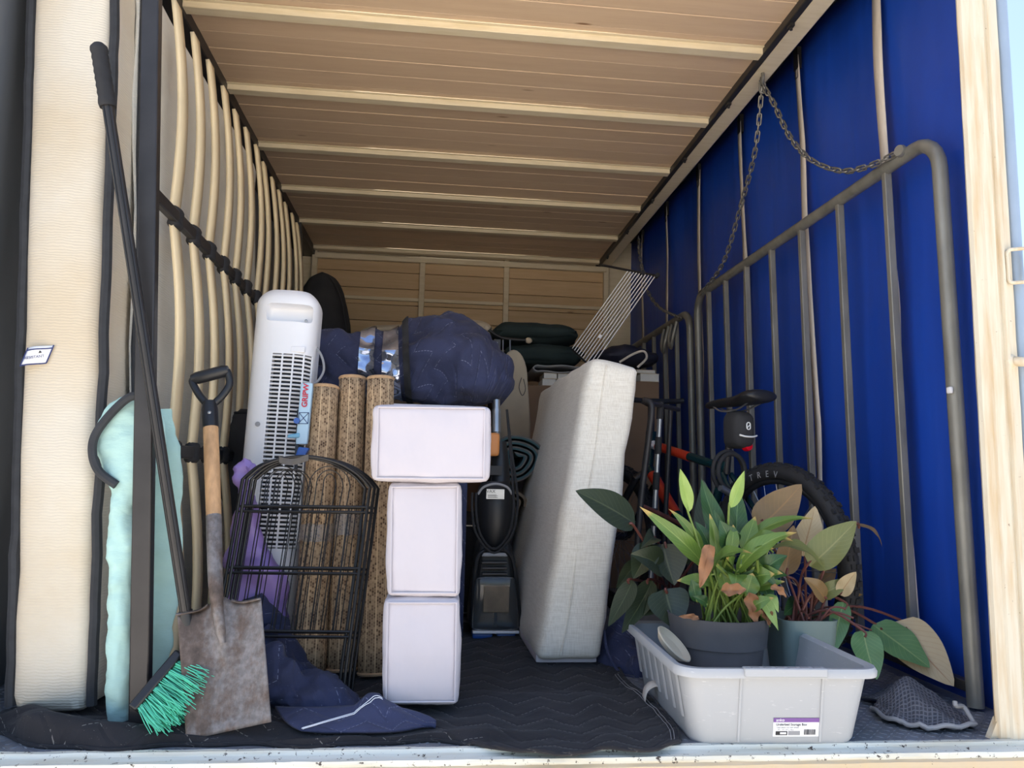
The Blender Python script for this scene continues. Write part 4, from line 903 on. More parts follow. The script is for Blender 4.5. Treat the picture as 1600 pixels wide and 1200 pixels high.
# ================================================================== things at the back
def crate(label, lo, hi, mt, flap=True):
    o = thing('carton', label, 'box', ((lo[0] + hi[0]) / 2, (lo[1] + hi[1]) / 2, lo[2]), 'moving cartons')
    obj('box_body', G().box(lo, hi), mt, o, bev=.004)
    xm = (lo[0] + hi[0]) / 2
    obj('flap', G().box((lo[0] + .003, lo[1] + .003, hi[2]), (xm - .002, hi[1] - .003, hi[2] + .004)), mt, o, sm=False)
    obj('flap', G().box((xm + .002, lo[1] + .003, hi[2]), (hi[0] - .003, hi[1] - .003, hi[2] + .004)), mt, o, sm=False)
    return o
zc = P(870, 602, 2.6).z
crate('brown carton under the white books behind the cream cushion', (.44, 2.66, 0), (.92, 3.25, zc), M_['carton'])
crate('brown carton right of the cream cushion below a few books', (.97, 2.45, 0), (1.40, 2.95, P(1010, 597, 2.45).z), M_['carton'])
zp = P(700, 522, 3.0).z
crate('tall brown carton stack below the pale pillow at the back', (-.35, 2.9, 0), (.40, 3.6, zp - .02), M_['carton'])
def books(label, x0, x1, y, z, h, n):
    for k in range(n):
        w_ = (x1 - x0) / n; o = thing('book', label[k], 'book', (x0 + w_ * (k + .5), y + .1, z), 'books on the cartons')
        obj('page_block', G().box((x0 + w_ * k + .004, y + .004, z + .003), (x0 + w_ * (k + 1) - .004, y + .2, z + h - .003)), M_['whitebook'], o, sm=False)
        for zz in (z, z + h - .003): obj('cover', G().box((x0 + w_ * k + .002, y, zz), (x0 + w_ * (k + 1) - .002, y + .2, zz + .003)), M_['oat'], o, sm=False)
zb = zc + .005; xa, xb = P(847, 590, 2.68).x, P(892, 590, 2.68).x
books(['white book lower left on the carton behind the cushion', 'white book lower right on the carton behind the cushion'], xa, xb, 2.68, zb, .045, 2)
books(['white book upper left of the small pile behind the cushion', 'white book upper right of the small pile behind the cushion'], xa + .01, xb + .005, 2.69, zb + .046, .036, 2)
zr = P(1010, 597, 2.45).z + .005; xr = P(1000, 590, 2.47).x
books(['thick white book lying right of the cushion top'], xr, xr + .12, 2.47, zr, .05, 1); books(['thin white book on top of the pile right of the cushion'], xr - .02, xr + .10, 2.48, zr + .051, .022, 1)
# dark case + folded grey cloth + green cushions
zk = zb + .084
fc_ = thing('folded_cloth', 'folded grey cloth lying on the white books under the dark green cushions', 'cloth', (.68, 2.85, zk))
x0, x1 = P(834, 572, 2.68).x, .95
def fold(u, v):
    a = u * 3; 
    if a < 1: return (x0 + .03 + (x1 - x0) * (1 - a), 2.68 + .5 * v, zk + .004 + .004 * math.sin(a * 9))
    if a < 2: t = (a - 1) * PI; return (x0 + .03 - .03 * math.sin(t), 2.68 + .5 * v, zk + .004 + .019 * (1 - math.cos(t)))
    return (x0 + .03 + (x1 - x0) * (a - 2), 2.68 + .5 * v, zk + .042 + .004 * math.sin(a * 8))
obj('cloth_layers', G().grid(fold, 60, 6), M_['greyink'], fc_, solid=.008)
obj('cloth_hem', G().tube([fold(1, v / 6) for v in range(7)], .006, 6), M_['greyink'], fc_)
def cushion(name, label, cat, bl, br_, tl, tr, Y, dep, mt, puff, grp=None, zlo=None, nz=.012):
    c = corners(bl, br_, tl, tr, Y, Y + dep)
    o = thing(name, label, cat, (c[0] + c[2]) / 2, grp)
    obj('cover', G().softbox(c, min(.05, (c[4].z - c[0].z) * .45), puff, 12, nz, 6, len(label)), mt, o)
    obj('seam', G().tube([lerp3(c, x, y, .5) for x, y in [(k / 8, -.03) for k in range(9)] + [(1.03, k / 8) for k in range(1, 9)]], .006, 6), mt, o)
    return o
cushion('cushion', 'lower dark green cushion stacked behind the cream sofa cushion', 'cushion', (792, 566), (912, 566), (790, 537), (910, 538), 2.78, .45, M_['forest'], .02, 'dark green cushions')
cushion('cushion', 'upper dark green cushion with a humped top below the plank wall', 'cushion', (770, 529), (908, 530), (782, 502), (890, 507), 2.78, .45, M_['forest'], .04, 'dark green cushions')
cushion('pillow', 'pale oatmeal pillow lying at the back behind the navy bundle', 'pillow', (652, 524), (770, 524), (662, 502), (762, 500), 3.0, .4, M_['oat'], .035)
cushion('pillow', 'flat beige pillow half hidden left of the oatmeal pillow', 'pillow', (560, 522), (648, 522), (575, 509), (643, 506), 3.05, .4, M_['oat'], .03)
ac = thing('armchair', 'dark charcoal rounded chair back in the rear left corner', 'chair', V((P(505, 480, 3.0).x, 3.3, 0)))
obj('back_cushion', G().loft([(P(505, 428, 3.25), .02, .05), (P(505, 440, 3.25), .10, .12), (P(503, 480, 3.25), .17, .16), (P(502, 560, 3.25), .20, .18), (V((P(502, 560, 3.25).x, 3.25, .5)), .24, .2), (V((P(502, 560, 3.25).x, 3.25, .02)), .24, .2)], 32, .01, 6, k=6), M_['charcoal'], ac)
obj('piping', G().tube(smooth([P(484, 520, 3.08), P(484, 470, 3.1), P(492, 440, 3.14), P(505, 429, 3.2), P(520, 440, 3.14), P(534, 470, 3.1), P(542, 520, 3.08)], 5), .006, 6), M_['charcoal'], ac)
# ironing board + metal upright + beater
ib = thing('ironing_board', 'oatmeal covered ironing board standing on end behind the carpet roll', 'ironing board', V((P(802, 640, 2.1).x, 2.1, 0)))
cx = P(801, 640, 2.1); tz = P(800, 546, 2.1).z; hw = .078
out = [(-hw, -cx.z + .01)] + [(-hw * math.cos(a) * (1 if math.cos(a) > 0 else 1), tz - cx.z - .16 + .16 * math.sin(a)) for a in [PI / 2 * k / 8 for k in range(9)]][:]
out = [(-hw, .01), (-hw, tz - .2)] + [(hw * math.cos(a), tz - .17 + .17 * math.sin(a)) for a in [PI - PI * k / 14 for k in range(15)]] + [(hw * 1.25, .9), (hw * 1.3, .01)]
obj('padded_board', G().prism(out, 0, .03, Matrix.Translation((cx.x, 2.1, 0))), M_['iron'], ib, bev=.008)
obj('cover_cord', G().tube(smooth([P(815, 590, 2.09), P(811, 605, 2.085), P(816, 618, 2.085), P(821, 608, 2.085), P(818, 592, 2.085)], 5), .002, 6), M_['black'], ib)
for px in (786, 797): obj('leg_rod', G().tube([P(px, 560, 2.16), P(px, 531, 2.16)], .004, 8), M_['silver'], ib)
mu = thing('metal_upright', 'dark slotted metal upright beside the ironing board top', 'bracket', V((P(776, 600, 2.05).x, 2.05, 0)))
u0, u1 = P(770, 590, 2.05), P(783, 530, 2.05)
obj('channel', G().box((u0.x, 2.05, 0), (u1.x, 2.075, u1.z)), M_['dark'], mu, bev=.003)
obj('bolt', G().lathe([(.0001, .005), (.006, .004), (.008, 0)], 12, frame(P(776, 536, 2.05), (0, -1, 0), (0, 0, 1))), M_['silver'], mu)
bs = thing('beater_stick', 'black stick with pale wooden knobs lying across the green cushions', 'stick', P(792, 524, 2.72))
k0, k1 = P(760, 513, 2.72), P(826, 532, 2.72)
obj('shaft', G().tube(smooth([k0, P(785, 528, 2.72), k1], 5), .010, 10), M_['black'], bs)
for p in (k0, k1): obj('knob', G().loft([(p + V((-.022, 0, .004)), .004, .004), (p + V((-.012, 0, .002)), .016, .016), (p, .019, .019), (p + V((.012, 0, -.002)), .016, .016), (p + V((.022, 0, -.004)), .004, .004)], 14), M_['oat'], bs)
# clothes airer
ar = thing('clothes_airer', 'folded clothes airer with a fan of thin white rods at the back right', 'clothes airer', P(925, 560, 2.2))
t0_, t1_ = P(940, 414, 2.45), P(1026, 431, 2.2)
b0_, b1_ = P(893, 545, 2.5), P(925, 575, 2.2)
for k in range(10):
    f = k / 9; a = t0_.lerp(t1_, .5 + .48 * f); b = b0_.lerp(b1_, f * .95 + .02) + V((0, 0, .0))
    obj('rod', G().tube([a, b], .0032, 6), M_['white'], ar)
obj('end_bar', G().tube([t0_, t1_], .007, 8), M_['dark'], ar); obj('end_bar', G().tube([b0_, b1_], .006, 8), M_['dark'], ar)
for p in (t1_, t0_.lerp(t1_, .75)): obj('end_cap', G().tube([p - V((0, .02, 0)), p + V((0, .02, 0))], .013, 10), M_['black'], ar)
obj('joint', G().lathe([(.0001, -.008), (.011, -.008), (.011, .008), (.0001, .008)], 14, frame(P(938, 526, 2.3), (-.3, -1, 0), (0, 0, 1))), M_['white'], ar)
# navy bag with webbing handle, right of the airer
nb_ = thing('duffel_bag', 'dark navy bag with grey webbing handles above the cream cushion', 'bag', P(975, 575, 2.5))
obj('bag_body', G().loft([(P(926, 566, 2.55), .02, .08), (P(940, 560, 2.55), .05, .18), (P(975, 560, 2.55), .062, .2), (P(1008, 563, 2.55), .05, .18), (P(1020, 568, 2.55), .02, .1)], 24, .03, 8, k=6), M_['navybag'], nb_)
for dY in (0, .04): obj('handle', G().tube(smooth([P(968, 566, 2.33 + dY), P(990, 553, 2.31 + dY), P(1006, 549, 2.31 + dY), P(1010, 560, 2.31 + dY), P(996, 574, 2.33 + dY)], 6), .007, 8), M_['web'], nb_)
# ================================================================== floor blankets
fb = thing('moving_blanket', 'black quilted moving blanket spread over the floor at the front', 'blanket', (.15, .4, 0))
front = [(-40, 1128), (45, 1146), (120, 1160), (260, 1178), (400, 1180), (560, 1180), (700, 1182), (860, 1186), (960, 1184), (1030, 1180)]
def fedge(u):
    x = -.93 + 1.625 * u
    y = .02 + .13 * max(0, 1 - u / .13) ** 1.5 + .012 * math.sin(u * 23) + .008 * math.sin(u * 51) - .085 * math.exp(-((u - .86) / .13) ** 4)
    return x, y
def bl(u, v):
    x, y0 = fedge(u); y = y0 + (1.35 - y0) * v ** 1.25
    x += .10 * v * (u - .3) + .02 * math.sin(v * 9) * (u > .97)
    z = .006 + .016 * max(0, fbm((x * 3.2, y * 5, 1)) + .15) + .010 * max(0, math.sin(y * 55 + 3 * fbm((x * 2, y * 2, 8)))) * math.exp(-v * 5) * (1 - .6 * u)
    z += .035 * math.exp(-((v - .10) / .06) ** 2) * math.exp(-((u - .07) / .07) ** 2)
    z += .030 * math.exp(-((y - .075 + .02 * math.sin(x * 7)) / .03) ** 2) * (1 / (1 + math.exp((u - .72) * 40))) * (.6 + .5 * math.sin(x * 5) ** 2) * (1 - .9 * math.exp(-((x + .02) / .24) ** 4))
    if v < .012: z = .004
    if y < 0: z = .009 + .004 * max(0, math.sin(x * 40))
    return (x, y, z)
obj('quilted_cloth', G().grid(bl, 150, 90, uvs=(1.66, 1.35)), M_['blackblanket'], fb, solid=.006)
obj('bound_hem', G().tube([V(bl(k / 150, 0)) for k in range(151)] + [V(bl(1, k / 60)) for k in range(1, 61)], .005, 6), M_['blackblanket'], fb)
for o_ in (.010, .016): obj('stitch_line', G().tube([V(bl(1 - o_, .02 + .5 * k / 40)) + V((0, 0, .0045)) for k in range(41)], .0009, 4), M_['greyink'], fb)
rb = [PZ(1006, 1092, .02), PZ(1010, 1076, .05), PZ(1024, 1068, .065), PZ(1038, 1078, .045), PZ(1042, 1096, .012)]
rbs = smooth(rb, 5)
obj('label_loop', G().grid(lambda u, v: rbs[round(v * (len(rbs) - 1))] + V((.0, .03 * (u - .5), .008 * (u - .5))), 2, len(rbs) - 1), M_['web'], fb, solid=.0015, label='pale woven label loop on the blanket corner')
# navy crumpled blanket between the shovel and the cushions
nv = thing('moving_blanket', 'navy quilted blanket crumpled under the wire rack with double white stitching', 'blanket', PZ(540, 1120, 0))
obj('crumpled_fold', G().loft([(P(392, 1000, .40), .02, .03), (P(410, 1030, .36), .055, .06), (P(440, 1068, .30), .06, .08), (P(485, 1092, .27), .045, .09), (P(530, 1103, .26), .04, .09), (P(565, 1112, .25), .028, .06)], 32, .05, 9, k=9), M_['navyblanket'], nv)
obj('rear_fold', G().loft([(P(398, 930, .50), .02, .03), (P(412, 985, .48), .06, .05), (P(432, 1030, .44), .07, .07), (P(470, 1085, .40), .05, .09)], 28, .045, 8, k=8), M_['navyblanket'], nv)
def flap(u, v):
    a = smooth([P(428, 1132, .16), P(480, 1125, .15), P(540, 1110, .16), P(580, 1085, .17), P(602, 1092, .17), P(645, 1124, .145), P(680, 1140, .12)], 6); b = smooth([P(470, 1168, .06), P(500, 1176, .05), P(540, 1178, .05), P(590, 1176, .05), P(625, 1168, .06), P(660, 1152, .09), P(680, 1142, .118)], 6)
    i = u * (len(a) - 1); k = min(int(i), len(a) - 2); f = i - k
    p = a[k].lerp(a[k + 1], f).lerp(b[k].lerp(b[k + 1], f), v); p = p + V((0, -.02 * math.sin(v * PI), .014 * math.sin(v * PI) + .006 * fbm((u * 7, v * 4, 3))))
    p.z = max(p.z, (.045 - .025 * v) * (1 - .55 * u ** 6)); return p
obj('turned_flap', G().grid(flap, 60, 16, uvs=(.5, .16)), M_['navyblanket'], nv, solid=.007)
for o_ in (.16, .24): obj('stitch_line', G().tube([flap(.05 + .58 * k / 40, min(.97, .90 - .80 * math.sin(k / 40 * PI / 2) - o_ * .5 + .08)) + V((0, -.005, .004)) for k in range(41)], .0011, 4), M_['paper'], nv)
n2 = thing('moving_blanket', 'small navy blanket bunched between the cream cushion and plastic tub', 'blanket', base(975, 1050, .75, .01))
obj('bunched_cloth', G().loft([(P(962, 955, .82), .03, .04), (P(966, 985, .8), .06, .07), (P(972, 1020, .76), .085, .10), (P(985, 1055, .70), .085, .10), (P(1000, 1066, .62), .03, .05)], 28, .04, 9, k=8), M_['navyblanket'], n2)
obj('hem', G().tube(smooth([P(944, 985, .71), P(950, 1020, .66), P(968, 1050, .62), P(1000, 1062, .58)], 5), .005, 6), M_['navyblanket'], n2)
# grey waffle cloth in the right corner
gw = thing('waffle_cloth', 'grey waffle-weave cloth crumpled on the tread floor in the right corner', 'cloth', PZ(1440, 1130, 0))
lowf = smooth([PZ(1362, 1108, .008), PZ(1385, 1124, .012), PZ(1420, 1134, .01), PZ(1450, 1139, .01), PZ(1490, 1138, .012), PZ(1524, 1135, .012)], 5)
ridge = smooth([PZ(1370, 1094, .03), P(1392, 1078, .22), P(1412, 1056, .24), P(1440, 1072, .24), P(1472, 1094, .22), P(1502, 1120, .18)], 5)
def wf(u, v):
    i = u * (len(lowf) - 1); k = min(int(i), len(lowf) - 2); f = i - k
    a = lowf[k].lerp(lowf[k + 1], f); b = ridge[k].lerp(ridge[k + 1], f)
    if v < .75: t = v / .75; p = a.lerp(b, t) + V((0, -.012 * math.sin(t * PI) , .010 * math.sin(t * 6 + u * 9) * math.sin(t * PI)))
    else: t = (v - .75) / .25; p = b + V((.01, .12 * t, -b.z * .85 * t))
    p = p + V((0, 0, .006 * fbm((u * 9, v * 5, 6)))); p.z = max(p.z, .006); return p
obj('cloth', G().grid(wf, 60, 30, uvs=(.26, .22)), M_['greywaffle'], gw, solid=.005)
obj('rolled_hem', G().tube([wf(k / 60, 0) + V((0, 0, .004 + .003 * math.sin(k * .23) ** 2)) for k in range(61)] + smooth([wf(1, 0), PZ(1516, 1120, .03), PZ(1505, 1104, .05), PZ(1494, 1103, .055), PZ(1492, 1096, .065)], 4)[1:], .006, 8), M_['greyink'], gw)
# ================================================================== tub and plants
tr_ = math.radians(6); tc_ = V((.992, .395, 0)); ex = V((math.cos(tr_), math.sin(tr_), 0)); ey = V((-math.sin(tr_), math.cos(tr_), 0))
fl_ = PZ(1062, 1042, .19); fr_ = PZ(1338, 1030, .19)
fr_.y = fl_.y - .014; ex = (fr_ - fl_).normalized(); ey = V((-ex.y, ex.x, 0)); WT = (fr_ - fl_).length + .02; DT = .58; HT_ = .185
tub = thing('storage_tub', 'frosted white plastic underbed tub holding potted plants', 'storage tub', fl_ + ex * WT / 2 + ey * DT / 2 - V((0, 0, .19)))
t_c = V(tub.location)
def T(x, y, z): return t_c + ex * x + ey * y + V((0, 0, z))
def rrect(hx, hy, r, n=6):
    out = []
    for sx, sy, a0 in ((1, 1, 0), (-1, 1, 90), (-1, -1, 180), (1, -1, 270)):
        for k in range(n + 1):
            a = math.radians(a0 + 90 * k / n); out.append((sx * (hx - r) + r * math.cos(a), sy * (hy - r) + r * math.sin(a)))
    return out
hx, hy = WT / 2, DT / 2
def ringv(dx, r, z): return [T(x, y, z) for x, y in rrect(hx - dx, hy - dx, r)]
secs = [(.062, .04, .006), (.05, .045, .0), (.042, .05, .012), (.018, .05, HT_ - .03), (.016, .05, HT_ - .004)]
g = G(); rows = [ringv(*q_) for q_ in secs]; n = len(rows[0])
inner = [ringv(q_[0] + .004, q_[1] - .003, max(q_[2], .005)) for q_ in reversed(secs[2:])] + [ringv(.066, .04, .008)]
rows = rows + inner; vs = [p for r in rows for p in r]; fs = []
for j in range(len(rows) - 1):
    for k in range(n): l = (k + 1) % n; fs.append((j * n + k, j * n + l, (j + 1) * n + l, (j + 1) * n + k))
fs.append(tuple(range(n - 1, -1, -1))); fs.append(tuple((len(rows) - 1) * n + k for k in range(n)))
obj('shell', G().add(vs, fs), M_['tub'], tub, ang=35)
# rim as four rolled lips plus slotted centre pieces
g = G(); prof = [(.018, HT_ - .006), (.010, HT_ + .002), (.0, HT_ + .001), (-.004, HT_ - .008), (-.003, HT_ - .020), (.0, HT_ - .020), (.002, HT_ - .007), (.012, HT_ - .010)]
rows = [ringv(a, .055, z) for a, z in prof]; vs = [p for r in rows for p in r]; fs = []
for j in range(len(rows)):
    for k in range(n): l = (k + 1) % n; j2 = (j + 1) % len(rows); fs.append((j * n + k, j * n + l, j2 * n + l, j2 * n + k))
obj('rim', G().add(vs, fs), M_['tub'], tub, ang=50)
x0h, x1h = -.095, .105
obj('handle_lip', G().box((x0h, -hy - .010, HT_ - .016), (x1h, -hy + .014, HT_ + .0045)).xf(Matrix(((ex.x, ey.x, 0, t_c.x), (ex.y, ey.y, 0, t_c.y), (0, 0, 1, t_c.z), (0, 0, 0, 1)))), M_['tub'], tub, bev=.003)
TM = Matrix(((ex.x, ey.x, 0, t_c.x), (ex.y, ey.y, 0, t_c.y), (0, 0, 1, t_c.z), (0, 0, 0, 1)))
for k in range(6):
    x = x0h + .018 + k * .030; obj('handle_slot', G().box((x, -hy - .006, HT_ + .0035), (x + .020, -hy + .008, HT_ + .0055), TM), M_['greyink'], tub, sm=False)
def wallp(x, z, out=.0):   # on the tapered front wall
    t = (z - .012) / (HT_ - .042); dx = .042 + (.018 - .042) * t; return T(x, -(hy - dx) - out, z)
for x in (x0h, x1h): obj('wall_rib', G().tube([wallp(x, .010, .001), wallp(x, HT_ - .02, .001)], .0035, 8), M_['tub'], tub)
for k in range(7):
    y = -hy + .09 + k * .068
    def sidep(z, y=y): t = (z - .012) / (HT_ - .042); dx = .042 + (.018 - .042) * t; return T(-(hx - dx) - .001, y, z)
    obj('side_rib', G().grid(lambda u, v: sidep(.055 + .10 * v) + ey * .03 * (u - .5) + ex * (-.004 * math.sin(PI * u)), 4, 4), M_['tub'], tub)
lz0, lz1 = .022, .066; xm = .045; lw = .056
st = obj('sticker', G().hexa([wallp(xm - lw, lz0, -.001), wallp(xm + lw, lz0, -.001), wallp(xm + lw, lz0, .0012), wallp(xm - lw, lz0, .0012), wallp(xm - lw, lz1, -.001), wallp(xm + lw, lz1, -.001), wallp(xm + lw, lz1, .0012), wallp(xm - lw, lz1, .0012)]), M_['paper'], tub, sm=False, label='white and purple product sticker')
def sq_(xa, xb, za, zb_, mt, nm, o_=.0016): return obj(nm, G().hexa([wallp(xm + xa, lz0 + za, 0), wallp(xm + xb, lz0 + za, 0), wallp(xm + xb, lz0 + za, o_), wallp(xm + xa, lz0 + za, o_), wallp(xm + xa, lz0 + zb_, 0), wallp(xm + xb, lz0 + zb_, 0), wallp(xm + xb, lz0 + zb_, o_), wallp(xm + xa, lz0 + zb_, o_)]), mt, st, sm=False)
sq_(-lw, lw, .034, .044, M_['purpleink'], 'purple_band')
wup = wallp(0, .1) - wallp(0, .02)
def tx(nm, s_, size, x, z, mt): text(nm, s_, size, tmat(wallp(xm + x, lz0 + z, .0022), ex, wup), mt, st)
tx('brand_lettering', 'anko', .0105, -.040, .0395, M_['paper']); tx('product_lettering', 'Underbed Storage Box', .0082, -.012, .0285, M_['blackink'])
tx('small_print', 'Clear plastic box with wheels', .0046, -.021, .0215, M_['greyink']); tx('small_print', '1PC   43 x 60 x 18cm', .0046, -.026, .016, M_['greyink'])
sq_(-.050, -.021, .003, .0125, M_['blackink'], 'black_panel'); sq_(-.039, -.024, .0055, .010, M_['paper'], 'panel_text', .002); sq_(-.019, .010, .003, .013, M_['greyink'], 'grey_panel')
g = G(); x = .020
while x < .048:
    w_ = random.choice((.0007, .0012, .0018)); a, b = xm + x, xm + x + w_
    g.hexa([wallp(a, lz0 + .004, 0), wallp(b, lz0 + .004, 0), wallp(b, lz0 + .004, .0017), wallp(a, lz0 + .004, .0017), wallp(a, lz0 + .017, 0), wallp(b, lz0 + .017, 0), wallp(b, lz0 + .017, .0017), wallp(a, lz0 + .017, .0017)]); x += w_ + random.choice((.0007, .0012))
obj('barcode', g, M_['blackink'], st, sm=False, stuff=True)
# ---- pots
def pot(name, label, c, r, h, mt, rim=True, square=0):
    o = thing(name, label, 'plant', c); M = Matrix.Translation(c)
    if not square:
        pr = [(.0001, 0), (r * .74, 0), (r * .76, .006), (r * .88, h * .62), (r * .93, h * .63), (r * .99, h * .97), (r * 1.01, h), (r * .97, h), (r * .93, h * .85), (r * .90, h * .80)]
        obj('pot', G().lathe(pr, 44, M), mt, o, ang=35); obj('soil', G().lathe([(r * .91, h * .82), (r * .6, h * .86), (.0001, h * .88)], 30, M), M_['soil'], o)
    else:
        g = G(); rows = []
        for k_, z in ((.78, 0), (.80, .005), (.97, h * .97), (.99, h), (.95, h), (.92, h * .84)):
            rows.append([V(c) + V((x, y, z)) for x, y in rrect(r * k_, r * k_, r * .35)])
        n = len(rows[0]); vs = [p for q_ in rows for p in q_]; fs = [(j * n + k, j * n + (k + 1) % n, (j + 1) * n + (k + 1) % n, (j + 1) * n + k) for j in range(len(rows) - 1) for k in range(n)] + [tuple(range(n - 1, -1, -1))]
        obj('pot', g.add(vs, fs), mt, o, ang=35); obj('soil', G().add([V(c) + V((x, y, h * .85)) for x, y in rrect(r * .93, r * .93, r * .33)], [tuple(range(n))]), M_['soil'], o)
    return o
def leafg(b, t, w_, nrm=(-.15, -.9, .4), bend=.0, fold=.12, k=1.0, roll_=0.0, wav=.0, n=16, rnd=.85, droop=.0):
    b, t = V(b), V(t); ax = (t - b); L = ax.length; ax = ax.normalized(); nr = V(nrm); nr = (nr - ax * nr.dot(ax)).normalized(); sdv = ax.cross(nr)
    ph = random.random() * 9
    def fn(u, v):
        s_ = 2 * u - 1; wd = w_ * .5 * (math.sin(PI * min(1, v ** (.72 * k))) ** rnd if 0 < v < 1 else 0) * (1 - .35 * v ** 3)
        c = b + ax * L * v + nr * bend * L * (4 * v * (1 - v)) + V((0, 0, droop * L * (v - v ** 2.5))) + sdv * (.05 * L * math.sin(v * 2.2 + ph))
        return c + sdv * s_ * wd * math.cos(roll_ * s_) + nr * (fold * abs(s_) * wd * 2 - roll_ * wd * s_ * s_ + wav * wd * math.sin(v * 13 + ph + s_) * abs(s_))
    return G().grid(fn, 8, n)
def leaf(parent, b, t, w_, mt, **k): return obj('leaf', leafg(b, t, w_, **k), M_[mt], parent)
def stalk(parent, pts, r, mt, k=5): return obj('stem', G().tube(smooth(pts, k), r, 6), M_[mt], parent)
# peace lily
pc = T(-.01, -hy + .245, .012); pc = P(1122, 1000, .38); pc.z = .014
RP = .146; HP = P(1122, 968, .40).z + .022 - .014
ll = pot('peace_lily', 'bright green peace lily with browned leaves in a round grey pot', pc, RP, HP, M_['pot'])
soilz = pc.z + HP * .86
def soilp(px, dY=0): q_ = P(px, 965, .40 + dY); q_.z = soilz; return q_
def L_(bpx, bpy, bY, tpx, tpy, tY, wpx, mt, foot=None, **k):
    b, t = P(bpx, bpy, bY), P(tpx, tpy, tY); w_ = wpx / 1160 * (bY + 1.8)
    k.setdefault('droop', random.uniform(.05, .3)); k.setdefault('wav', .12); leaf(ll, b, t, w_ * .82, mt, **k)
    f = soilp(foot if foot else 1130 + (bpx - 1130) * .35, random.uniform(-.03, .05))
    mid = f.lerp(b, .55) + V((0, 0, .03)); stalk(ll, [f, mid, b, b.lerp(t, .1)], .0034, 'stem')
L_(1075, 800, .36, 1066, 732, .36, 25, 'spathe', 1120, fold=.35); L_(1139, 792, .36, 1165, 736, .36, 24, 'spathe', 1135, fold=.35)
L_(1098, 890, .33, 1003, 786, .27, 36, 'lily', 1105, bend=.06, nrm=(-.5, -.7, .6)); L_(1098, 870, .40, 1048, 792, .36, 22, 'lily', bend=.1)
L_(1160, 862, .34, 1240, 848, .26, 46, 'lily', 1150, bend=.16, nrm=(-.1, -.6, .8)); L_(1150, 895, .32, 1248, 836, .24, 40, 'lily', 1150, bend=.14, nrm=(.1, -.7, .7))
L_(1165, 850, .42, 1272, 812, .38, 28, 'lily', 1160, bend=.08, nrm=(.1, -.6, .8)); L_(1112, 870, .40, 1085, 815, .42, 30, 'lilydark', bend=.05)
L_(1118, 880, .38, 1108, 802, .38, 24, 'lily'); L_(1130, 865, .40, 1118, 795, .42, 30, 'lilydark'); L_(1150, 850, .44, 1160, 770, .46, 40, 'lilydark', fold=.2)
L_(1120, 850, .46, 1100, 748, .5, 40, 'lilydark', fold=.2); L_(1140, 860, .38, 1125, 812, .36, 46, 'lilydark', bend=.1); L_(1160, 860, .40, 1178, 806, .42, 34, 'lily')
L_(1110, 900, .30, 1176, 865, .22, 44, 'lily', 1120, bend=.2, nrm=(-.2, -.4, .9)); L_(1180, 900, .34, 1232, 870, .30, 40, 'lilydark', 1170, bend=.15)
L_(1170, 880, .36, 1215, 920, .30, 34, 'lilydark', 1165, bend=.2); L_(1148, 900, .31, 1150, 925, .25, 40, 'lily', 1140, bend=.3, nrm=(0, -.6, .8)); L_(1190, 905, .36, 1205, 955, .30, 30, 'lilydark', 1180, bend=.1)
L_(1175, 905, .33, 1210, 895, .28, 46, 'lily', 1170, bend=.2); L_(1200, 860, .40, 1290, 895, .32, 38, 'philo', 1185, bend=.22, nrm=(0, -.4, .9)); L_(1165, 930, .30, 1175, 895, .30, 40, 'lily', 1160)
L_(1195, 930, .31, 1215, 958, .27, 26, 'spathe', 1185, bend=.2); L_(1090, 940, .32, 1078, 905, .32, 26, 'lilydark', 1100); L_(1105, 945, .30, 1083, 930, .27, 22, 'lilydark', 1105, bend=.1)
L_(1170, 950, .29, 1210, 935, .25, 26, 'lily', 1170, bend=.25); L_(1135, 930, .30, 1120, 880, .32, 26, 'lily', 1135); L_(1185, 870, .42, 1195, 820, .44, 34, 'lily', 1175)
L_(1188, 930, .3, 1218, 985, .26, 24, 'spathe', 1190, bend=.12)
for k in range(16):
    a_ = random.uniform(-1, 1); bx, by = 1140 + 45 * a_ + random.uniform(-12, 12), random.uniform(868, 925)
    L_(bx, by, random.uniform(.30, .40), bx + 62 * a_ + random.uniform(-14, 14), by - random.uniform(10, 62) * (1.1 - abs(a_)), random.uniform(.26, .38), random.uniform(20, 32), random.choice(('lily', 'lily', 'lilydark')), bend=random.uniform(.02, .16))
def dry(b, t, w_, **k): leaf(ll, b, t, w_, 'drybrown', wav=.8, rnd=.5, **k)
dry(P(1112, 852, .27), P(1090, 918, .24), .040, fold=.4, bend=.08); dry(P(1126, 922, .25), P(1166, 920, .24), .035, fold=.5); dry(P(1172, 925, .27), P(1182, 975, .27), .04, fold=.4)
dry(P(1205, 915, .27), P(1228, 935, .25), .022, fold=.4, bend=.2); dry(P(1092, 968, .27), P(1060, 962, .26), .016, fold=.5); dry(P(1192, 945, .29), P(1200, 978, .27), .03, fold=.5)
for k in range(34):
    f = soilp(random.uniform(1092, 1205), random.uniform(-.06, .06)); e = P(f.x * 0 + random.uniform(1098, 1190), random.uniform(860, 930), .33 + random.uniform(-.05, .08)); stalk(ll, [f, f.lerp(e, .5) + V((random.uniform(-.012, .012), 0, .01)), e], random.uniform(.0025, .0042), 'stem', 4)
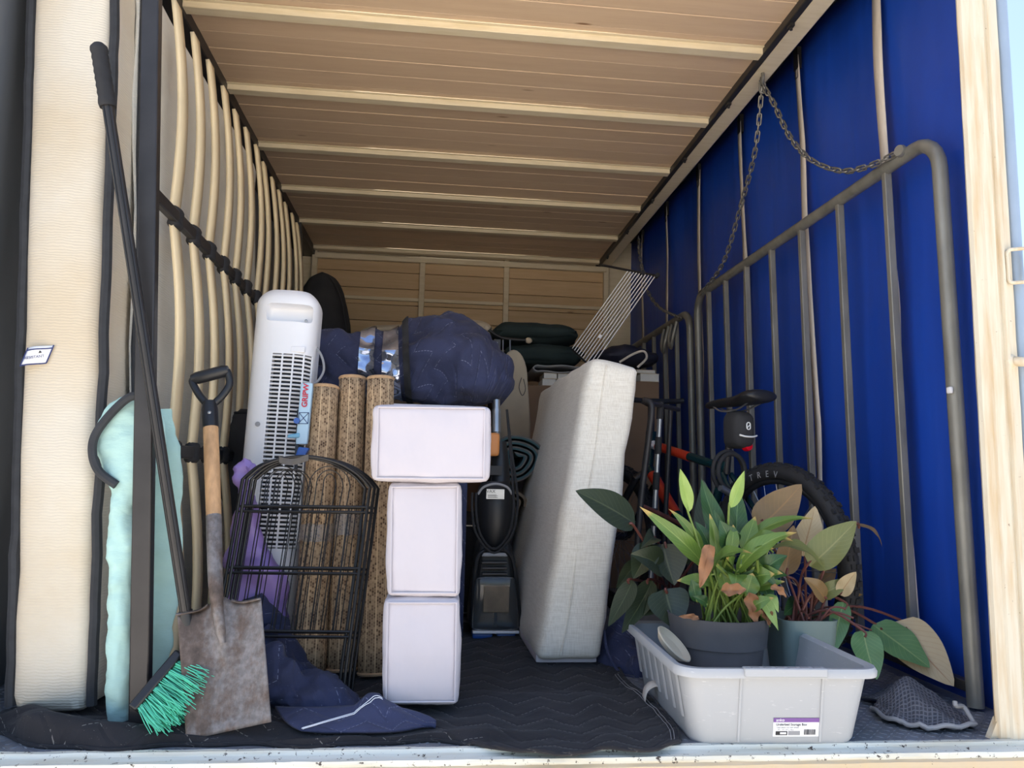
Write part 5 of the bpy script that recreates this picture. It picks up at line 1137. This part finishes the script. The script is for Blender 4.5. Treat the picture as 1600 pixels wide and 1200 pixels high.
# philodendron in the square sage pot
gp = P(1250, 1010, .42); gp.z = .014; hg = P(1250, 970, .34).z - .014
ph = pot('philodendron', 'sprawling bronze and green philodendron with red stems in a sage grey pot', gp, .088, hg, M_['greenpot'], square=1)
def F_(bpx, bpy, bY, tpx, tpy, tY, wpx, mt, st='redstem', **k):
    b, t = P(bpx, bpy, bY), P(tpx, tpy, tY); leaf(ph, b, t, wpx / 1160 * (bY + 1.8), mt, rnd=.62, wav=.06, **k)
    f = V((gp.x + random.uniform(-.04, .04), gp.y + random.uniform(-.04, .04), gp.z + hg * .86)); m_ = f.lerp(b, .5) + V((0, 0, .05)); stalk(ph, [f, m_, b, b.lerp(t, .15)], .0042, st)
F_(1182, 822, .56, 1252, 756, .52, 62, 'philobronze', fold=.05, k=.9); F_(1262, 882, .38, 1338, 814, .33, 56, 'philo', fold=.12, bend=.05, nrm=(-.2, -.8, .6)); F_(1258, 870, .48, 1270, 790, .48, 44, 'philopale', fold=.1)
F_(1336, 820, .35, 1378, 856, .32, 24, 'philobronze', bend=.2, nrm=(.3, -.4, .8)); F_(1290, 935, .38, 1255, 905, .36, 30, 'philobronze', bend=.1); F_(1310, 928, .38, 1340, 895, .34, 26, 'philopale', fold=.15)
F_(1322, 942, .40, 1303, 1022, .34, 32, 'philogreen', fold=.15, nrm=(-.3, -.9, .1)); F_(1348, 985, .34, 1374, 1062, .24, 48, 'philogreen', fold=.1, nrm=(-.25, -.9, .3)); F_(1366, 974, .42, 1450, 1046, .30, 66, 'philogreen', fold=.06, nrm=(-.1, -.75, .65), k=.9)
F_(1405, 968, .42, 1488, 1074, .28, 74, 'philopale', fold=.04, nrm=(-.45, -.8, .3), k=.85); F_(1270, 960, .5, 1296, 975, .44, 22, 'philogreen', bend=.2); F_(1280, 910, .56, 1306, 888, .56, 22, 'philobronze')
F_(1230, 900, .44, 1236, 820, .46, 40, 'philobronze', fold=.15); F_(1310, 935, .46, 1348, 930, .4, 12, 'redstem' if False else 'philobronze', fold=.3); F_(1250, 945, .5, 1225, 962, .42, 30, 'lilydark', bend=.1)
F_(1275, 930, .42, 1330, 905, .38, 26, 'philo', bend=.15)
for k in range(7):
    f = V((gp.x + random.uniform(-.06, .06), gp.y + random.uniform(-.06, .06), gp.z + hg * .86)); e = P(random.uniform(1235, 1370), random.uniform(930, 985), random.uniform(.3, .45)); stalk(ph, [f, f.lerp(e, .5) + V((0, 0, .03)), e], .003, 'redstem', 4)
# dark leaved rubber plant at the back left of the tub
dp = P(1040, 1000, .78); dp.z = .002
rp = pot('rubber_plant', 'dark-leaved rubber plant behind the tub leaning towards the cream cushion', dp, .10, .2, M_['pot'])
def D_(bpx, bpy, bY, tpx, tpy, tY, wpx, **k):
    b, t = P(bpx, bpy, bY), P(tpx, tpy, tY); leaf(rp, b, t, wpx / 1160 * (bY + 1.8), 'darkleaf', rnd=.68, **k)
    f = V((dp.x + random.uniform(-.03, .03), dp.y, dp.z + .17)); stalk(rp, [f, f.lerp(b, .5) + V((.02, 0, .03)), b, b.lerp(t, .1)], .0045, 'redstem')
D_(992, 824, .46, 899, 766, .36, 58, fold=.08, nrm=(-.2, -.85, .5)); D_(1012, 850, .52, 990, 905, .46, 42, fold=.2); D_(1040, 850, .54, 1052, 915, .44, 66, fold=.15, k=.8); D_(1035, 890, .5, 985, 868, .44, 46, fold=.2, bend=.1)
D_(1015, 905, .52, 972, 990, .46, 34, fold=.3); D_(1040, 920, .46, 1062, 985, .40, 66, fold=.1, k=.8); D_(1040, 930, .52, 1002, 960, .46, 34, fold=.2); D_(1000, 880, .55, 962, 920, .52, 24, fold=.4); D_(1095, 860, .62, 1100, 750, .66, 40, fold=.2)
D_(985, 905, .5, 952, 980, .46, 30, fold=.3); D_(1025, 842, .56, 1000, 856, .5, 26, fold=.3, bend=.2); D_(1060, 880, .55, 1085, 838, .55, 40, fold=.2)
# white saucer in the tub
sp = P(1047, 1012, .27); sauc = thing('pot_saucer', 'off-white plastic saucer leaning inside the tub beside the grey pot', 'saucer', sp - V((0, 0, .06)))
Ms = frame(sp, (.6, -.35, .72), (0, 1, 0))
obj('dish', G().lathe([(.0001, 0), (.045, 0), (.056, .012), (.058, .016), (.054, .016), (.044, .004), (.0001, .004)], 36, Ms), M_['oat'], sauc, ang=30)
obj('dish_lip', G().tube([Ms @ V((.057 * math.cos(2 * PI * k / 36), .057 * math.sin(2 * PI * k / 36), .016)) for k in range(36)], .003, 6, closed=True), M_['oat'], sauc)
